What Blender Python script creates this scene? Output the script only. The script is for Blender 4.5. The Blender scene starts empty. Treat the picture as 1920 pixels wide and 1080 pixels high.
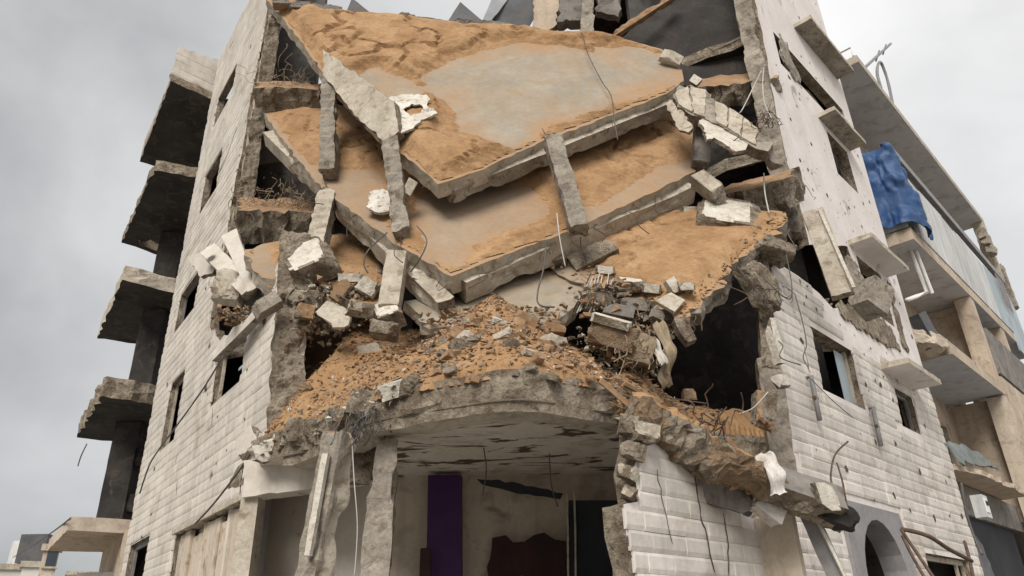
import bpy, bmesh, math, random
import numpy as np
from mathutils import Vector, geometry

random.seed(7)
RNG = np.random.default_rng(11)
scene = bpy.context.scene
COL = scene.collection

# ------------------------------------------------------------------ camera
FPX, CZ = 1375.0, 1.65                      # focal length in photo pixels, eye height in metres
_z = np.array([-90.0, 2844.0, -FPX]); _z /= np.linalg.norm(_z)
_f = np.array([0, 0, -1.0]); _y = _f - _z * (_f @ _z); _y /= np.linalg.norm(_y)
_x = np.cross(_y, _z)
CR = np.array([_x, _y, _z])
CP = np.array([0, 0, CZ])
cam = bpy.data.cameras.new('camera'); camo = bpy.data.objects.new('camera', cam); COL.objects.link(camo)
cam.sensor_fit = 'HORIZONTAL'; cam.sensor_width = 36.0; cam.lens = 36.0 * FPX / 1920.0
cam.clip_start = 0.1; cam.clip_end = 3000
from mathutils import Matrix
M4 = Matrix.Identity(4)
for i in range(3):
    for j in range(3): M4[i][j] = CR[i, j]
M4.translation = Vector(CP)
camo.matrix_world = M4
scene.camera = camo

# ------------------------------------------------------------------ light
SUN_EL, SUN_AZ = math.radians(40), math.radians(-163)   # azimuth from +Y, clockwise: behind the camera, a little left
world = bpy.data.worlds.new("World"); scene.world = world; world.use_nodes = True
nt = world.node_tree; N = nt.nodes; L = nt.links; N.clear()
out = N.new('ShaderNodeOutputWorld'); mixs = N.new('ShaderNodeMixShader')
bg1 = N.new('ShaderNodeBackground'); bg2 = N.new('ShaderNodeBackground')
sky = N.new('ShaderNodeTexSky'); sky.sky_type = 'NISHITA'; sky.sun_disc = False
sky.sun_elevation = SUN_EL; sky.sun_rotation = SUN_AZ
L.new(sky.outputs[0], bg1.inputs[0]); bg1.inputs[1].default_value = 0.08
tc = N.new('ShaderNodeTexCoord')
mp = N.new('ShaderNodeMapping'); mp.inputs['Scale'].default_value = (1.0, 1.0, 1.35); mp.inputs['Location'].default_value = (0.35, 0.1, 0.2)
L.new(tc.outputs['Generated'], mp.inputs[0])
n1 = N.new('ShaderNodeTexNoise'); n1.inputs['Scale'].default_value = 1.7; n1.inputs['Detail'].default_value = 6; n1.inputs['Roughness'].default_value = 0.52; n1.inputs['Distortion'].default_value = 0.25
L.new(mp.outputs[0], n1.inputs['Vector'])
sep = N.new('ShaderNodeSeparateXYZ'); L.new(tc.outputs['Generated'], sep.inputs[0])
ma = N.new('ShaderNodeMath'); ma.operation = 'MULTIPLY_ADD'; ma.inputs[1].default_value = 0.35; L.new(sep.outputs[0], ma.inputs[0])
half = N.new('ShaderNodeMath'); half.operation = 'MULTIPLY'; half.inputs[1].default_value = 0.98; L.new(n1.outputs[0], half.inputs[0]); L.new(half.outputs[0], ma.inputs[2])
mb = N.new('ShaderNodeMath'); mb.operation = 'MULTIPLY_ADD'; mb.inputs[1].default_value = 0.25; L.new(sep.outputs[2], mb.inputs[0]); L.new(ma.outputs[0], mb.inputs[2])
rp = N.new('ShaderNodeValToRGB'); L.new(mb.outputs[0], rp.inputs[0])
e = rp.color_ramp.elements
e[0].position = 0.22; e[0].color = (0.112, 0.117, 0.124, 1)
e[1].position = 0.95; e[1].color = (0.45, 0.447, 0.443, 1)
m_ = e.new(0.45); m_.color = (0.195, 0.196, 0.197, 1)
m_ = e.new(0.77); m_.color = (0.345, 0.343, 0.341, 1)
L.new(rp.outputs[0], bg2.inputs[0]); bg2.inputs[1].default_value = 1.0
mixs.inputs[0].default_value = 0.95
L.new(bg1.outputs[0], mixs.inputs[1]); L.new(bg2.outputs[0], mixs.inputs[2]); L.new(mixs.outputs[0], out.inputs[0])
sun = bpy.data.lights.new('sun', 'SUN'); sun.energy = 1.5; sun.angle = math.radians(30); sun.color = (1.0, 0.955, 0.89)
suno = bpy.data.objects.new('sun', sun); COL.objects.link(suno)
sd = Vector((math.cos(SUN_EL) * math.sin(SUN_AZ), math.cos(SUN_EL) * math.cos(SUN_AZ), math.sin(SUN_EL)))
suno.rotation_euler = sd.to_track_quat('Z', 'Y').to_euler(); suno.location = (0, -10, 30)
vs = scene.view_settings
vs.view_transform = 'Standard'; vs.look = 'None'; vs.gamma = 1.0; vs.use_curve_mapping = False
vs.exposure = 1.35
scene.cycles.max_bounces = 6; scene.cycles.diffuse_bounces = 4

# ------------------------------------------------------------------ surveying: photo pixels to points on real planes
def ray(px, py):
    d = CR @ np.array([px - 960.0, 540.0 - py, -FPX]); return d / np.linalg.norm(d)
def at(px, py, D):                          # point on that sight line at horizontal distance D
    d = ray(px, py); return CP + d * (D / math.hypot(d[0], d[1]))
def atH(px, py, h):
    d = ray(px, py); return CP + d * ((h - CZ) / d[2])
class Plane:
    def __init__(s, *a):
        P = [at(*q) for q in a]; n = np.cross(P[1] - P[0], P[2] - P[0]); n /= np.linalg.norm(n)
        if n[2] < 0: n = -n
        s.o, s.n = P[0], n
    def on(s, px, py, off=0.0):
        d = ray(px, py); o = s.o + s.n * off
        return CP + d * (((o - CP) @ s.n) / (d @ s.n))
class Facade:                               # vertical plane: t metres along it from its far end, h height
    def __init__(s, o, dr):
        s.o = np.array(o, float); s.d = np.array(dr, float); s.d /= np.linalg.norm(s.d)
        n = np.array([s.d[1], -s.d[0]])
        if n @ s.o > 0: n = -n
        s.n = n                              # outward
    def p(s, t, h, off=0.0):
        q = s.o + s.d * t + s.n * off; return np.array([q[0], q[1], h])
    def on(s, px, py, off=0.0):
        d = ray(px, py); k = ((s.o + s.n * off) @ s.n) / (d[:2] @ s.n); return CP + d * k
    def th(s, px, py):
        q = s.on(px, py); return ((q[:2] - s.o) @ s.d, q[2])
LF = Facade((-8.62, 16.82), (.593, -.805))
RF = Facade((8.75, 15.04), (-.686, -.728))

# ------------------------------------------------------------------ noise
def _hash(i, j, k, s):
    h = (i * 374761393 + j * 668265263 + k * 2147483647 + s * 1274126177) & 0xFFFFFFFF
    h = ((h ^ (h >> 13)) * 1274126177) & 0xFFFFFFFF
    return ((h ^ (h >> 16)) & 0xFFFF) / 32767.5 - 1.0
def vnoise(P, s=0):
    P = np.asarray(P, float); I = np.floor(P).astype(np.int64); F = P - I; F = F * F * (3 - 2 * F)
    r = 0
    for a in (0, 1):
        for b in (0, 1):
            for c in (0, 1):
                w = (F[:, 0] if a else 1 - F[:, 0]) * (F[:, 1] if b else 1 - F[:, 1]) * (F[:, 2] if c else 1 - F[:, 2])
                r = r + w * _hash(I[:, 0] + a, I[:, 1] + b, I[:, 2] + c, s)
    return r
def fbm(P, sc, o=3, s=0, g=0.5):
    P = np.asarray(P, float); r = 0; A = 1.0; t = 0
    for k in range(o):
        r = r + A * vnoise(P * sc * 2.03 ** k + 17.3 * k, s + k); t += A; A *= g
    return r / t

# ------------------------------------------------------------------ objects
WL = {}
def thing(name, label, cat, loc, group=None):
    o = bpy.data.objects.new(name, None); COL.objects.link(o); o.empty_display_size = 0.2
    o.location = loc; WL[o.name] = np.array(loc, float)
    o['label'] = label; o['category'] = cat
    if group: o['group'] = group
    return o
def tag(o, label=None, cat=None, group=None, kind=None):
    if label: o['label'] = label
    if cat: o['category'] = cat
    if group: o['group'] = group
    if kind: o['kind'] = kind
    return o
def mk(name, V, Fc, mats, parent=None, mi=None, smooth=False, attr=None):
    V = np.asarray(V, float)
    lo, hi = V.min(0), V.max(0); org = np.array([(lo[0] + hi[0]) / 2, (lo[1] + hi[1]) / 2, lo[2]])
    me = bpy.data.meshes.new(name); me.from_pydata((V - org).tolist(), [], [list(f) for f in Fc])
    if not isinstance(mats, (list, tuple)): mats = [mats]
    for m in mats: me.materials.append(m)
    if mi is not None: me.polygons.foreach_set('material_index', np.asarray(mi, np.int32))
    if smooth: me.polygons.foreach_set('use_smooth', np.ones(len(me.polygons), bool))
    if attr:
        for k, a in attr.items():
            at_ = me.attributes.new(k, 'FLOAT', 'POINT'); at_.data.foreach_set('value', np.asarray(a, np.float32))
    me.update()
    o = bpy.data.objects.new(name, me); COL.objects.link(o)
    if parent is not None:
        o.parent = parent; o.location = org - WL[parent.name]
    else: o.location = org
    WL[o.name] = org
    return o
def join(parts):
    V, Fc, mi, n = [], [], [], 0
    for p in parts:
        v, f = p[0], p[1]; V.append(np.asarray(v)); Fc += [[i + n for i in q] for q in f]
        mi += list(p[2]) if len(p) > 2 else [0] * len(f); n += len(v)
    return np.concatenate(V), Fc, mi

def pip(Q, poly):
    Q = np.asarray(Q, float); x, y = Q[:, 0], Q[:, 1]; r = np.zeros(len(Q), bool); P = np.asarray(poly, float)
    for a, b in zip(P, np.roll(P, -1, 0)):
        c = (a[1] > y) != (b[1] > y)
        with np.errstate(divide='ignore', invalid='ignore'):
            r ^= c & (x < (b[0] - a[0]) * (y - a[1]) / (b[1] - a[1] + 1e-30) + a[0])
    return r
def sdist(Q, poly, closed=True):             # positive inside
    Q = np.asarray(Q, float); P = np.asarray(poly, float); d = np.full(len(Q), 1e9)
    B = np.roll(P, -1, 0) if closed else P[1:]; A = P if closed else P[:-1]
    for a, b in zip(A, B):
        ab = b - a; t = np.clip(((Q - a) @ ab) / (ab @ ab + 1e-12), 0, 1)
        d = np.minimum(d, np.linalg.norm(Q - a - t[:, None] * ab, axis=1))
    if closed: d = np.where(pip(Q, P), d, -d)
    return d
def sstep(a, b, x): t = np.clip((x - a) / (b - a), 0, 1); return t * t * (3 - 2 * t)

def dens(P, step, rag, rng, clean=()):
    o = []
    for i in range(len(P)):
        a, b = P[i], P[(i + 1) % len(P)]; l = np.linalg.norm(b - a); k = max(1, int(round(l / step)))
        nrm = np.array([b[1] - a[1], a[0] - b[0]]) / (l + 1e-9)
        for j in range(k):
            q = a + (b - a) * j / k
            if rag and i not in clean:
                if j: q = q + nrm * rng.normal(0, rag) + (b - a) / l * rng.normal(0, rag * .4)
                else: q = q + rng.normal(0, rag * .5, 2)
            o.append(q)
    return np.array(o)

def plate(outline, thick, rag=.03, bump=.01, step=.14, seed=1, holes=(), nref=(0, 0, 1), clean=(), hrag=0.0, bbump=None, rimr=None):
    """A slab of any outline: flat top, rough rim. returns V, F, mi (0 top, 1 underside, 2 rim), frame."""
    rng = np.random.default_rng(seed)
    P = np.array(outline, float); c = P.mean(0)
    n = np.zeros(3)
    for a, b in zip(P, np.roll(P, -1, 0)): n += np.cross(a - c, b - c)
    n /= np.linalg.norm(n)
    if n @ np.array(nref, float) < 0: n = -n
    u = P[1] - P[0]; u -= n * (u @ n); u /= np.linalg.norm(u); v = np.cross(n, u)
    fr = (c, u, v, n)
    to2 = lambda X: np.stack([(X - c) @ u, (X - c) @ v], 1)
    O = dens(to2(P), step, rag, rng, clean)
    loops = [O] + [dens(to2(np.array(h, float)), step, hrag, rng) for h in holes]
    lo, hi = O.min(0), O.max(0)
    gx, gy = np.meshgrid(np.arange(lo[0], hi[0], step), np.arange(lo[1], hi[1], step))
    G = np.stack([gx.ravel(), gy.ravel()], 1); G = G + rng.uniform(-.25, .25, G.shape) * step
    k = sdist(G, O) > .45 * step
    for h in loops[1:]: k &= sdist(G, h) < -.45 * step
    G = G[k]
    pts, edges = [], []
    for l in loops:
        s = len(pts); pts += [Vector(q) for q in l]; edges += [(s + i, s + (i + 1) % len(l)) for i in range(len(l))]
    pts += [Vector(q) for q in G]
    r = geometry.delaunay_2d_cdt(pts, edges, [], 0, 1e-5)
    W = np.array([tuple(q) for q in r[0]]); T = np.array([f for f in r[2] if len(f) == 3])
    cen = W[T].mean(1); k = pip(cen, O)
    for h in loops[1:]: k &= ~pip(cen, h)
    T = T[k]
    used = np.unique(T); rm = -np.ones(len(W), int); rm[used] = np.arange(len(used)); W = W[used]; T = rm[T]
    a = W[T[:, 1]] - W[T[:, 0]]; b = W[T[:, 2]] - W[T[:, 0]]
    fl = (a[:, 0] * b[:, 1] - a[:, 1] * b[:, 0]) < 0; T[fl] = T[fl][:, ::-1]
    m = len(W); X = c + W[:, :1] * u + W[:, 1:] * v
    top = X + n * (bump * fbm(X, 1.3 / max(step, .05) * .35, 3, seed))[:, None]
    bb = bump if bbump is None else bbump
    bot = X - n * thick + n * (bb * fbm(X + 9, 1.3 / max(step, .05) * .35, 3, seed + 5))[:, None]
    cnt = {}
    for t in T:
        for i in range(3):
            q = (int(t[i]), int(t[(i + 1) % 3])); cnt[q] = cnt.get(q, 0) + 1
    be = [q for q in cnt if (q[1], q[0]) not in cnt]
    V = [top, bot]; Fc = [list(t) for t in T] + [[int(x) + m for x in t[::-1]] for t in T]
    mi = [0] * len(T) + [1] * len(T)
    bv = sorted({i for q in be for i in q}); ix = {i: k for k, i in enumerate(bv)}
    rr = rag * 1.0 if rimr is None else rimr
    rows = max(1, min(3, int(thick / .09)))
    base = 2 * m; levels = [dict((i, i) for i in bv)]
    for k_ in range(rows):
        w = (k_ + 1) / (rows + 1)
        mid = top[bv] * (1 - w) + bot[bv] * w
        nz = np.stack([fbm(mid * 1.0, 5.5, 2, seed + 31), fbm(mid, 5.5, 2, seed + 32), fbm(mid, 5.5, 2, seed + 33)], 1)
        mid = mid + nz * rr * 1.6
        V.append(mid); levels.append({i: base + ix[i] for i in bv}); base += len(bv)
    levels.append({i: i + m for i in bv})
    for (i, j) in be:
        for A, B in zip(levels[:-1], levels[1:]):
            Fc.append([A[j], A[i], B[i], B[j]]); mi.append(2)
    return np.concatenate(V), Fc, mi, fr

def basis(a, ref):
    a = np.array(a, float); a /= np.linalg.norm(a); ref = np.array(ref, float)
    x = np.cross(ref, a); x /= np.linalg.norm(x); y = np.cross(a, x)
    return x, y, a                           # y points along ref
def beam(p0, p1, w, d, ref=(0, -1, 0), rag=.02, step=.09, seed=1, bite=0.0, taper=1.0, k=4, bow=0.0, rib=0.0):
    """Rough square-section member. mi: 0 face along ref, 1 +x, 2 back, 3 -x, 4 ends"""
    p0, p1 = np.array(p0, float), np.array(p1, float); L_ = np.linalg.norm(p1 - p0)
    x, y, a = basis(p1 - p0, ref); nr = max(2, int(L_ / step))
    sec, sid = [], []
    for s in range(4):
        for i in range(k):
            t = -1 + 2 * i / k
            sec.append([(t, 1), (1, -t), (-t, -1), (-1, t)][s]); sid.append(s)
    sec = np.array(sec, float); m = len(sec); V = []
    for r_ in range(nr + 1):
        q = r_ / nr; sc = 1 + (taper - 1) * q
        c = p0 + (p1 - p0) * q + y * bow * math.sin(math.pi * q)
        V.append(c + sec[:, :1] * x * w / 2 * sc + sec[:, 1:] * y * d / 2 * sc)
    V = np.array(V).reshape(-1, 3)
    ax = p0 + ((V - p0) @ a)[:, None] * a; od = V - ax; od /= np.linalg.norm(od, axis=1)[:, None]
    nz = fbm(V, 7.0, 3, seed) * rag
    if bite: nz = nz - bite * sstep(.12, .5, fbm(V, 2.6, 2, seed + 50))
    if rib: nz = nz + rib * np.sign(np.sin(((V - p0) @ a) * 2 * math.pi / .19 + .35 * np.sin(V[:, 0] * 9))) * (.6 + .4 * fbm(V, 4, 2, seed + 3))
    V = V + od * nz[:, None]
    tt = ((V - p0) @ a) / L_
    endj = fbm(V, 6.0, 2, seed + 77) * rag * 3
    e_ = (tt < .01) | (tt > .99); V[e_] += a * endj[e_][:, None]
    Fc, mi = [], []
    for r_ in range(nr):
        for i in range(m):
            j = (i + 1) % m; Fc.append([r_ * m + i, r_ * m + j, (r_ + 1) * m + j, (r_ + 1) * m + i][::-1]); mi.append(sid[i])
    c0, c1 = len(V), len(V) + 1
    V = np.vstack([V, V[:m].mean(0) - a * rag, V[-m:].mean(0) + a * rag])
    for i in range(m):
        j = (i + 1) % m; Fc.append([c0, j, i][::-1]); mi.append(4); Fc.append([c1, nr * m + i, nr * m + j][::-1]); mi.append(4)
    return V, Fc, mi
_cs = {}
def cubesphere(n):
    if n in _cs: return _cs[n]
    bm = bmesh.new(); bmesh.ops.create_cube(bm, size=2)
    bmesh.ops.subdivide_edges(bm, edges=bm.edges[:], cuts=n, use_grid_fill=True)
    bm.verts.ensure_lookup_table()
    V = np.array([v.co[:] for v in bm.verts]); Fc = [[v.index for v in f.verts] for f in bm.faces]; bm.free()
    _cs[n] = (V, Fc); return V, Fc
def rotm(rx, ry, rz):
    from mathutils import Euler
    return np.array(Euler((rx, ry, rz)).to_matrix())
def rock(c, dims, rot=(0, 0, 0), seed=1, n=9, cuts=5, rag=.06, R=None, keep=.82):
    """Angular block: a box with some corners knocked off. mi: 0..5 box faces (+x -x +y -y +z -z), 6 broken faces"""
    rng = np.random.default_rng(seed); V0, Fc = cubesphere(n); D = np.array(dims, float) / 2
    dirs = V0 * D; dirs = dirs / np.linalg.norm(dirs, axis=1)[:, None]
    nn = [(1, 0, 0), (-1, 0, 0), (0, 1, 0), (0, -1, 0), (0, 0, 1), (0, 0, -1)]; hh = [D[0], D[0], D[1], D[1], D[2], D[2]]
    for _ in range(cuts):
        q = rng.normal(0, 1, 3); q /= np.linalg.norm(q); nn.append(q); hh.append((np.abs(q) @ D) * rng.uniform(keep - .22, keep))
    nn = np.array(nn, float); hh = np.array(hh)
    dd = dirs @ nn.T; rr = np.where(dd > 1e-4, hh / np.maximum(dd, 1e-4), 1e9)
    w = rr.argmin(1); V = dirs * rr.min(1)[:, None]
    br_ = np.where(w > 5, 1.7, .75)
    V = V * (1 + br_ * rag * (fbm(V / D.mean() + seed, 1.5, 3, seed) + .55 * fbm(V / D.mean() + seed, 5.5, 3, seed + 7)))[:, None]
    Rm = rotm(*rot) if R is None else R
    V = V @ Rm.T + np.array(c, float)
    mi = []
    for f in Fc:
        ks = [min(int(w[i]), 6) for i in f]; mi.append(max(set(ks), key=ks.count))
    return V, Fc, mi
def cat(P, k=6):
    P = np.array(P, float); o = []
    for i in range(len(P) - 1):
        a, b, c, d = P[max(i - 1, 0)], P[i], P[i + 1], P[min(i + 2, len(P) - 1)]
        for j in range(k):
            t = j / k; o.append(.5 * (2 * b + (c - a) * t + (2 * a - 5 * b + 4 * c - d) * t * t + (3 * b - a - 3 * c + d) * t ** 3))
    o.append(P[-1]); return np.array(o)
def tube(P, r, s=6):
    P = np.array(P, float); V, Fc = [], []
    T = np.gradient(P, axis=0); T /= np.linalg.norm(T, axis=1)[:, None] + 1e-9
    ref = np.array([0.31, 0.2, 0.93])
    for p, t in zip(P, T):
        x = np.cross(t, ref); x /= np.linalg.norm(x) + 1e-9; y = np.cross(t, x)
        for i in range(s):
            a = 2 * math.pi * i / s; V.append(p + r * (math.cos(a) * x + math.sin(a) * y))
    for i in range(len(P) - 1):
        for j in range(s): Fc.append([i * s + j, i * s + (j + 1) % s, (i + 1) * s + (j + 1) % s, (i + 1) * s + j])
    Fc.append(list(range(s))[::-1]); Fc.append([(len(P) - 1) * s + j for j in range(s)])
    return np.array(V), Fc
def box(c, sx, sy, sz, ang=0.0):
    c = np.array(c, float); ca, sa = math.cos(ang), math.sin(ang); V = []
    for z in (-1, 1):
        for (x, y) in ((-1, -1), (1, -1), (1, 1), (-1, 1)):
            X, Y = x * sx / 2, y * sy / 2; V.append(c + np.array([X * ca - Y * sa, X * sa + Y * ca, z * sz / 2]))
    return np.array(V), [[0, 3, 2, 1], [4, 5, 6, 7], [0, 1, 5, 4], [1, 2, 6, 5], [2, 3, 7, 6], [3, 0, 4, 7]]
def prism(P0, P1):                            # two matching polygons joined
    n = len(P0); V = np.vstack([P0, P1]); Fc = [list(range(n))[::-1], list(range(n, 2 * n))]
    for i in range(n): j = (i + 1) % n; Fc.append([i, j, n + j, n + i])
    return V, Fc

# ------------------------------------------------------------------ materials
def nodes(name):
    m = bpy.data.materials.new(name); m.use_nodes = True; t = m.node_tree; t.nodes.clear()
    o = t.nodes.new('ShaderNodeOutputMaterial'); b = t.nodes.new('ShaderNodeBsdfPrincipled'); t.links.new(b.outputs[0], o.inputs[0])
    b.inputs['Specular IOR Level'].default_value = 0.25
    return m, t, b
def tn(t, typ, **k):
    n = t.nodes.new(typ)
    for a, b in k.items(): n.inputs[a.replace('_', ' ')].default_value = b
    return n
def ramp(t, src, stops):
    r = t.nodes.new('ShaderNodeValToRGB'); e = r.color_ramp.elements
    while len(e) < len(stops): e.new(.5)
    for q, (p, c) in zip(e, stops): q.position = p; q.color = (*c, 1) if len(c) == 3 else c
    t.links.new(src, r.inputs[0]); return r.outputs[0]
def mixc(t, f, a, b, mode='MIX'):
    n = t.nodes.new('ShaderNodeMix'); n.data_type = 'RGBA'; n.blend_type = mode
    for s, v in ((n.inputs[0], f), (n.inputs[6], a), (n.inputs[7], b)):
        if hasattr(v, 'is_output'): t.links.new(v, s)
        elif isinstance(v, (int, float)): s.default_value = v
        else: s.default_value = (*v, 1)
    return n.outputs[2]
def rough_mat(name, c1, c2, c3=None, sc=1.2, fine=14.0, bump=.35, rough=.92, spot=None, spot_sc=3.0, spot_lim=(.62, .68), streak=False,
              island=0.0, bdist=.03, dust=None, stretch=None, grit=.25, pock=None):
    m, t, b = nodes(name); lk = t.links.new
    g = t.nodes.new('ShaderNodeNewGeometry'); pos = g.outputs['Position']
    if stretch:
        mpn = tn(t, 'ShaderNodeMapping'); mpn.inputs['Scale'].default_value = stretch; lk(pos, mpn.inputs[0]); spos = mpn.outputs[0]
    else: spos = pos
    a = tn(t, 'ShaderNodeTexNoise', Scale=sc, Detail=7, Roughness=.62, Distortion=.3); lk(pos, a.inputs['Vector'])
    f = tn(t, 'ShaderNodeTexNoise', Scale=fine, Detail=6, Roughness=.7); lk(pos, f.inputs['Vector'])
    col = ramp(t, a.outputs[0], [(.36, c1), (.64, c2)])
    if c3 is not None:
        h = tn(t, 'ShaderNodeTexNoise', Scale=sc * 2.7, Detail=6, Roughness=.65, Distortion=.6); lk(pos, h.inputs['Vector'])
        k = ramp(t, h.outputs[0], [(.52, (0, 0, 0)), (.66, (1, 1, 1))]); col = mixc(t, k, col, c3)
    if streak:
        mpn = tn(t, 'ShaderNodeMapping'); mpn.inputs['Scale'].default_value = (5, 5, .45); lk(pos, mpn.inputs[0])
        h = tn(t, 'ShaderNodeTexNoise', Scale=1.0, Detail=5, Roughness=.6); lk(mpn.outputs[0], h.inputs['Vector'])
        k = ramp(t, h.outputs[0], [(.45, (0, 0, 0)), (.75, (1, 1, 1))]); mk_ = t.nodes.new('ShaderNodeMath'); mk_.operation = 'MULTIPLY'; mk_.inputs[1].default_value = streak
        lk(k, mk_.inputs[0]); col = mixc(t, mk_.outputs[0], col, tuple(x * .55 for x in c1))
    if spot is not None:
        h = tn(t, 'ShaderNodeTexNoise', Scale=spot_sc, Detail=4, Roughness=.55, Distortion=.8); lk(spos, h.inputs['Vector'])
        k = ramp(t, h.outputs[0], [(spot_lim[0], (0, 0, 0)), (spot_lim[1], (1, 1, 1))]); col = mixc(t, k, col, spot); spotk = k
    if dust is not None:
        at_ = t.nodes.new('ShaderNodeAttribute'); at_.attribute_name = 'dust'
        col = mixc(t, at_.outputs['Fac'], col, dust)
    if grit: col = mixc(t, grit, col, ramp(t, f.outputs[0], [(.3, (.28, .26, .24)), (.7, (1, 1, 1))]), 'MULTIPLY')
    if pock:
        v = tn(t, 'ShaderNodeTexVoronoi', Scale=pock); lk(pos, v.inputs['Vector'])
        v2 = tn(t, 'ShaderNodeTexNoise', Scale=.9, Detail=2); lk(pos, v2.inputs['Vector'])
        k = ramp(t, v.outputs['Distance'], [(.07, (1, 1, 1)), (.13, (0, 0, 0))])
        k = mixc(t, 1.0, k, ramp(t, v2.outputs[0], [(.5, (0, 0, 0)), (.6, (1, 1, 1))]), 'MULTIPLY')
        col = mixc(t, k, col, (.09, .08, .07))
    if island:
        oi = t.nodes.new('ShaderNodeObjectInfo'); ad = t.nodes.new('ShaderNodeMath'); ad.operation = 'ADD'; lk(g.outputs['Random Per Island'], ad.inputs[0]); lk(oi.outputs['Random'], ad.inputs[1])
        fr = t.nodes.new('ShaderNodeMath'); fr.operation = 'FRACT'; lk(ad.outputs[0], fr.inputs[0])
        col = mixc(t, 1.0, col, ramp(t, fr.outputs[0], [(0, (1 - island,) * 3), (1, (1, 1, 1))]), 'MULTIPLY')
    lk(col, b.inputs['Base Color']); b.inputs['Roughness'].default_value = rough
    if bump:
        ad = t.nodes.new('ShaderNodeMath'); ad.operation = 'MULTIPLY_ADD'; ad.inputs[1].default_value = .5; lk(f.outputs[0], ad.inputs[0]); lk(a.outputs[0], ad.inputs[2])
        bp = tn(t, 'ShaderNodeBump', Strength=bump, Distance=bdist); lk(ad.outputs[0], bp.inputs['Height']); lk(bp.outputs[0], b.inputs['Normal'])
    return m
SAND = (.35, .215, .118)
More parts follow.
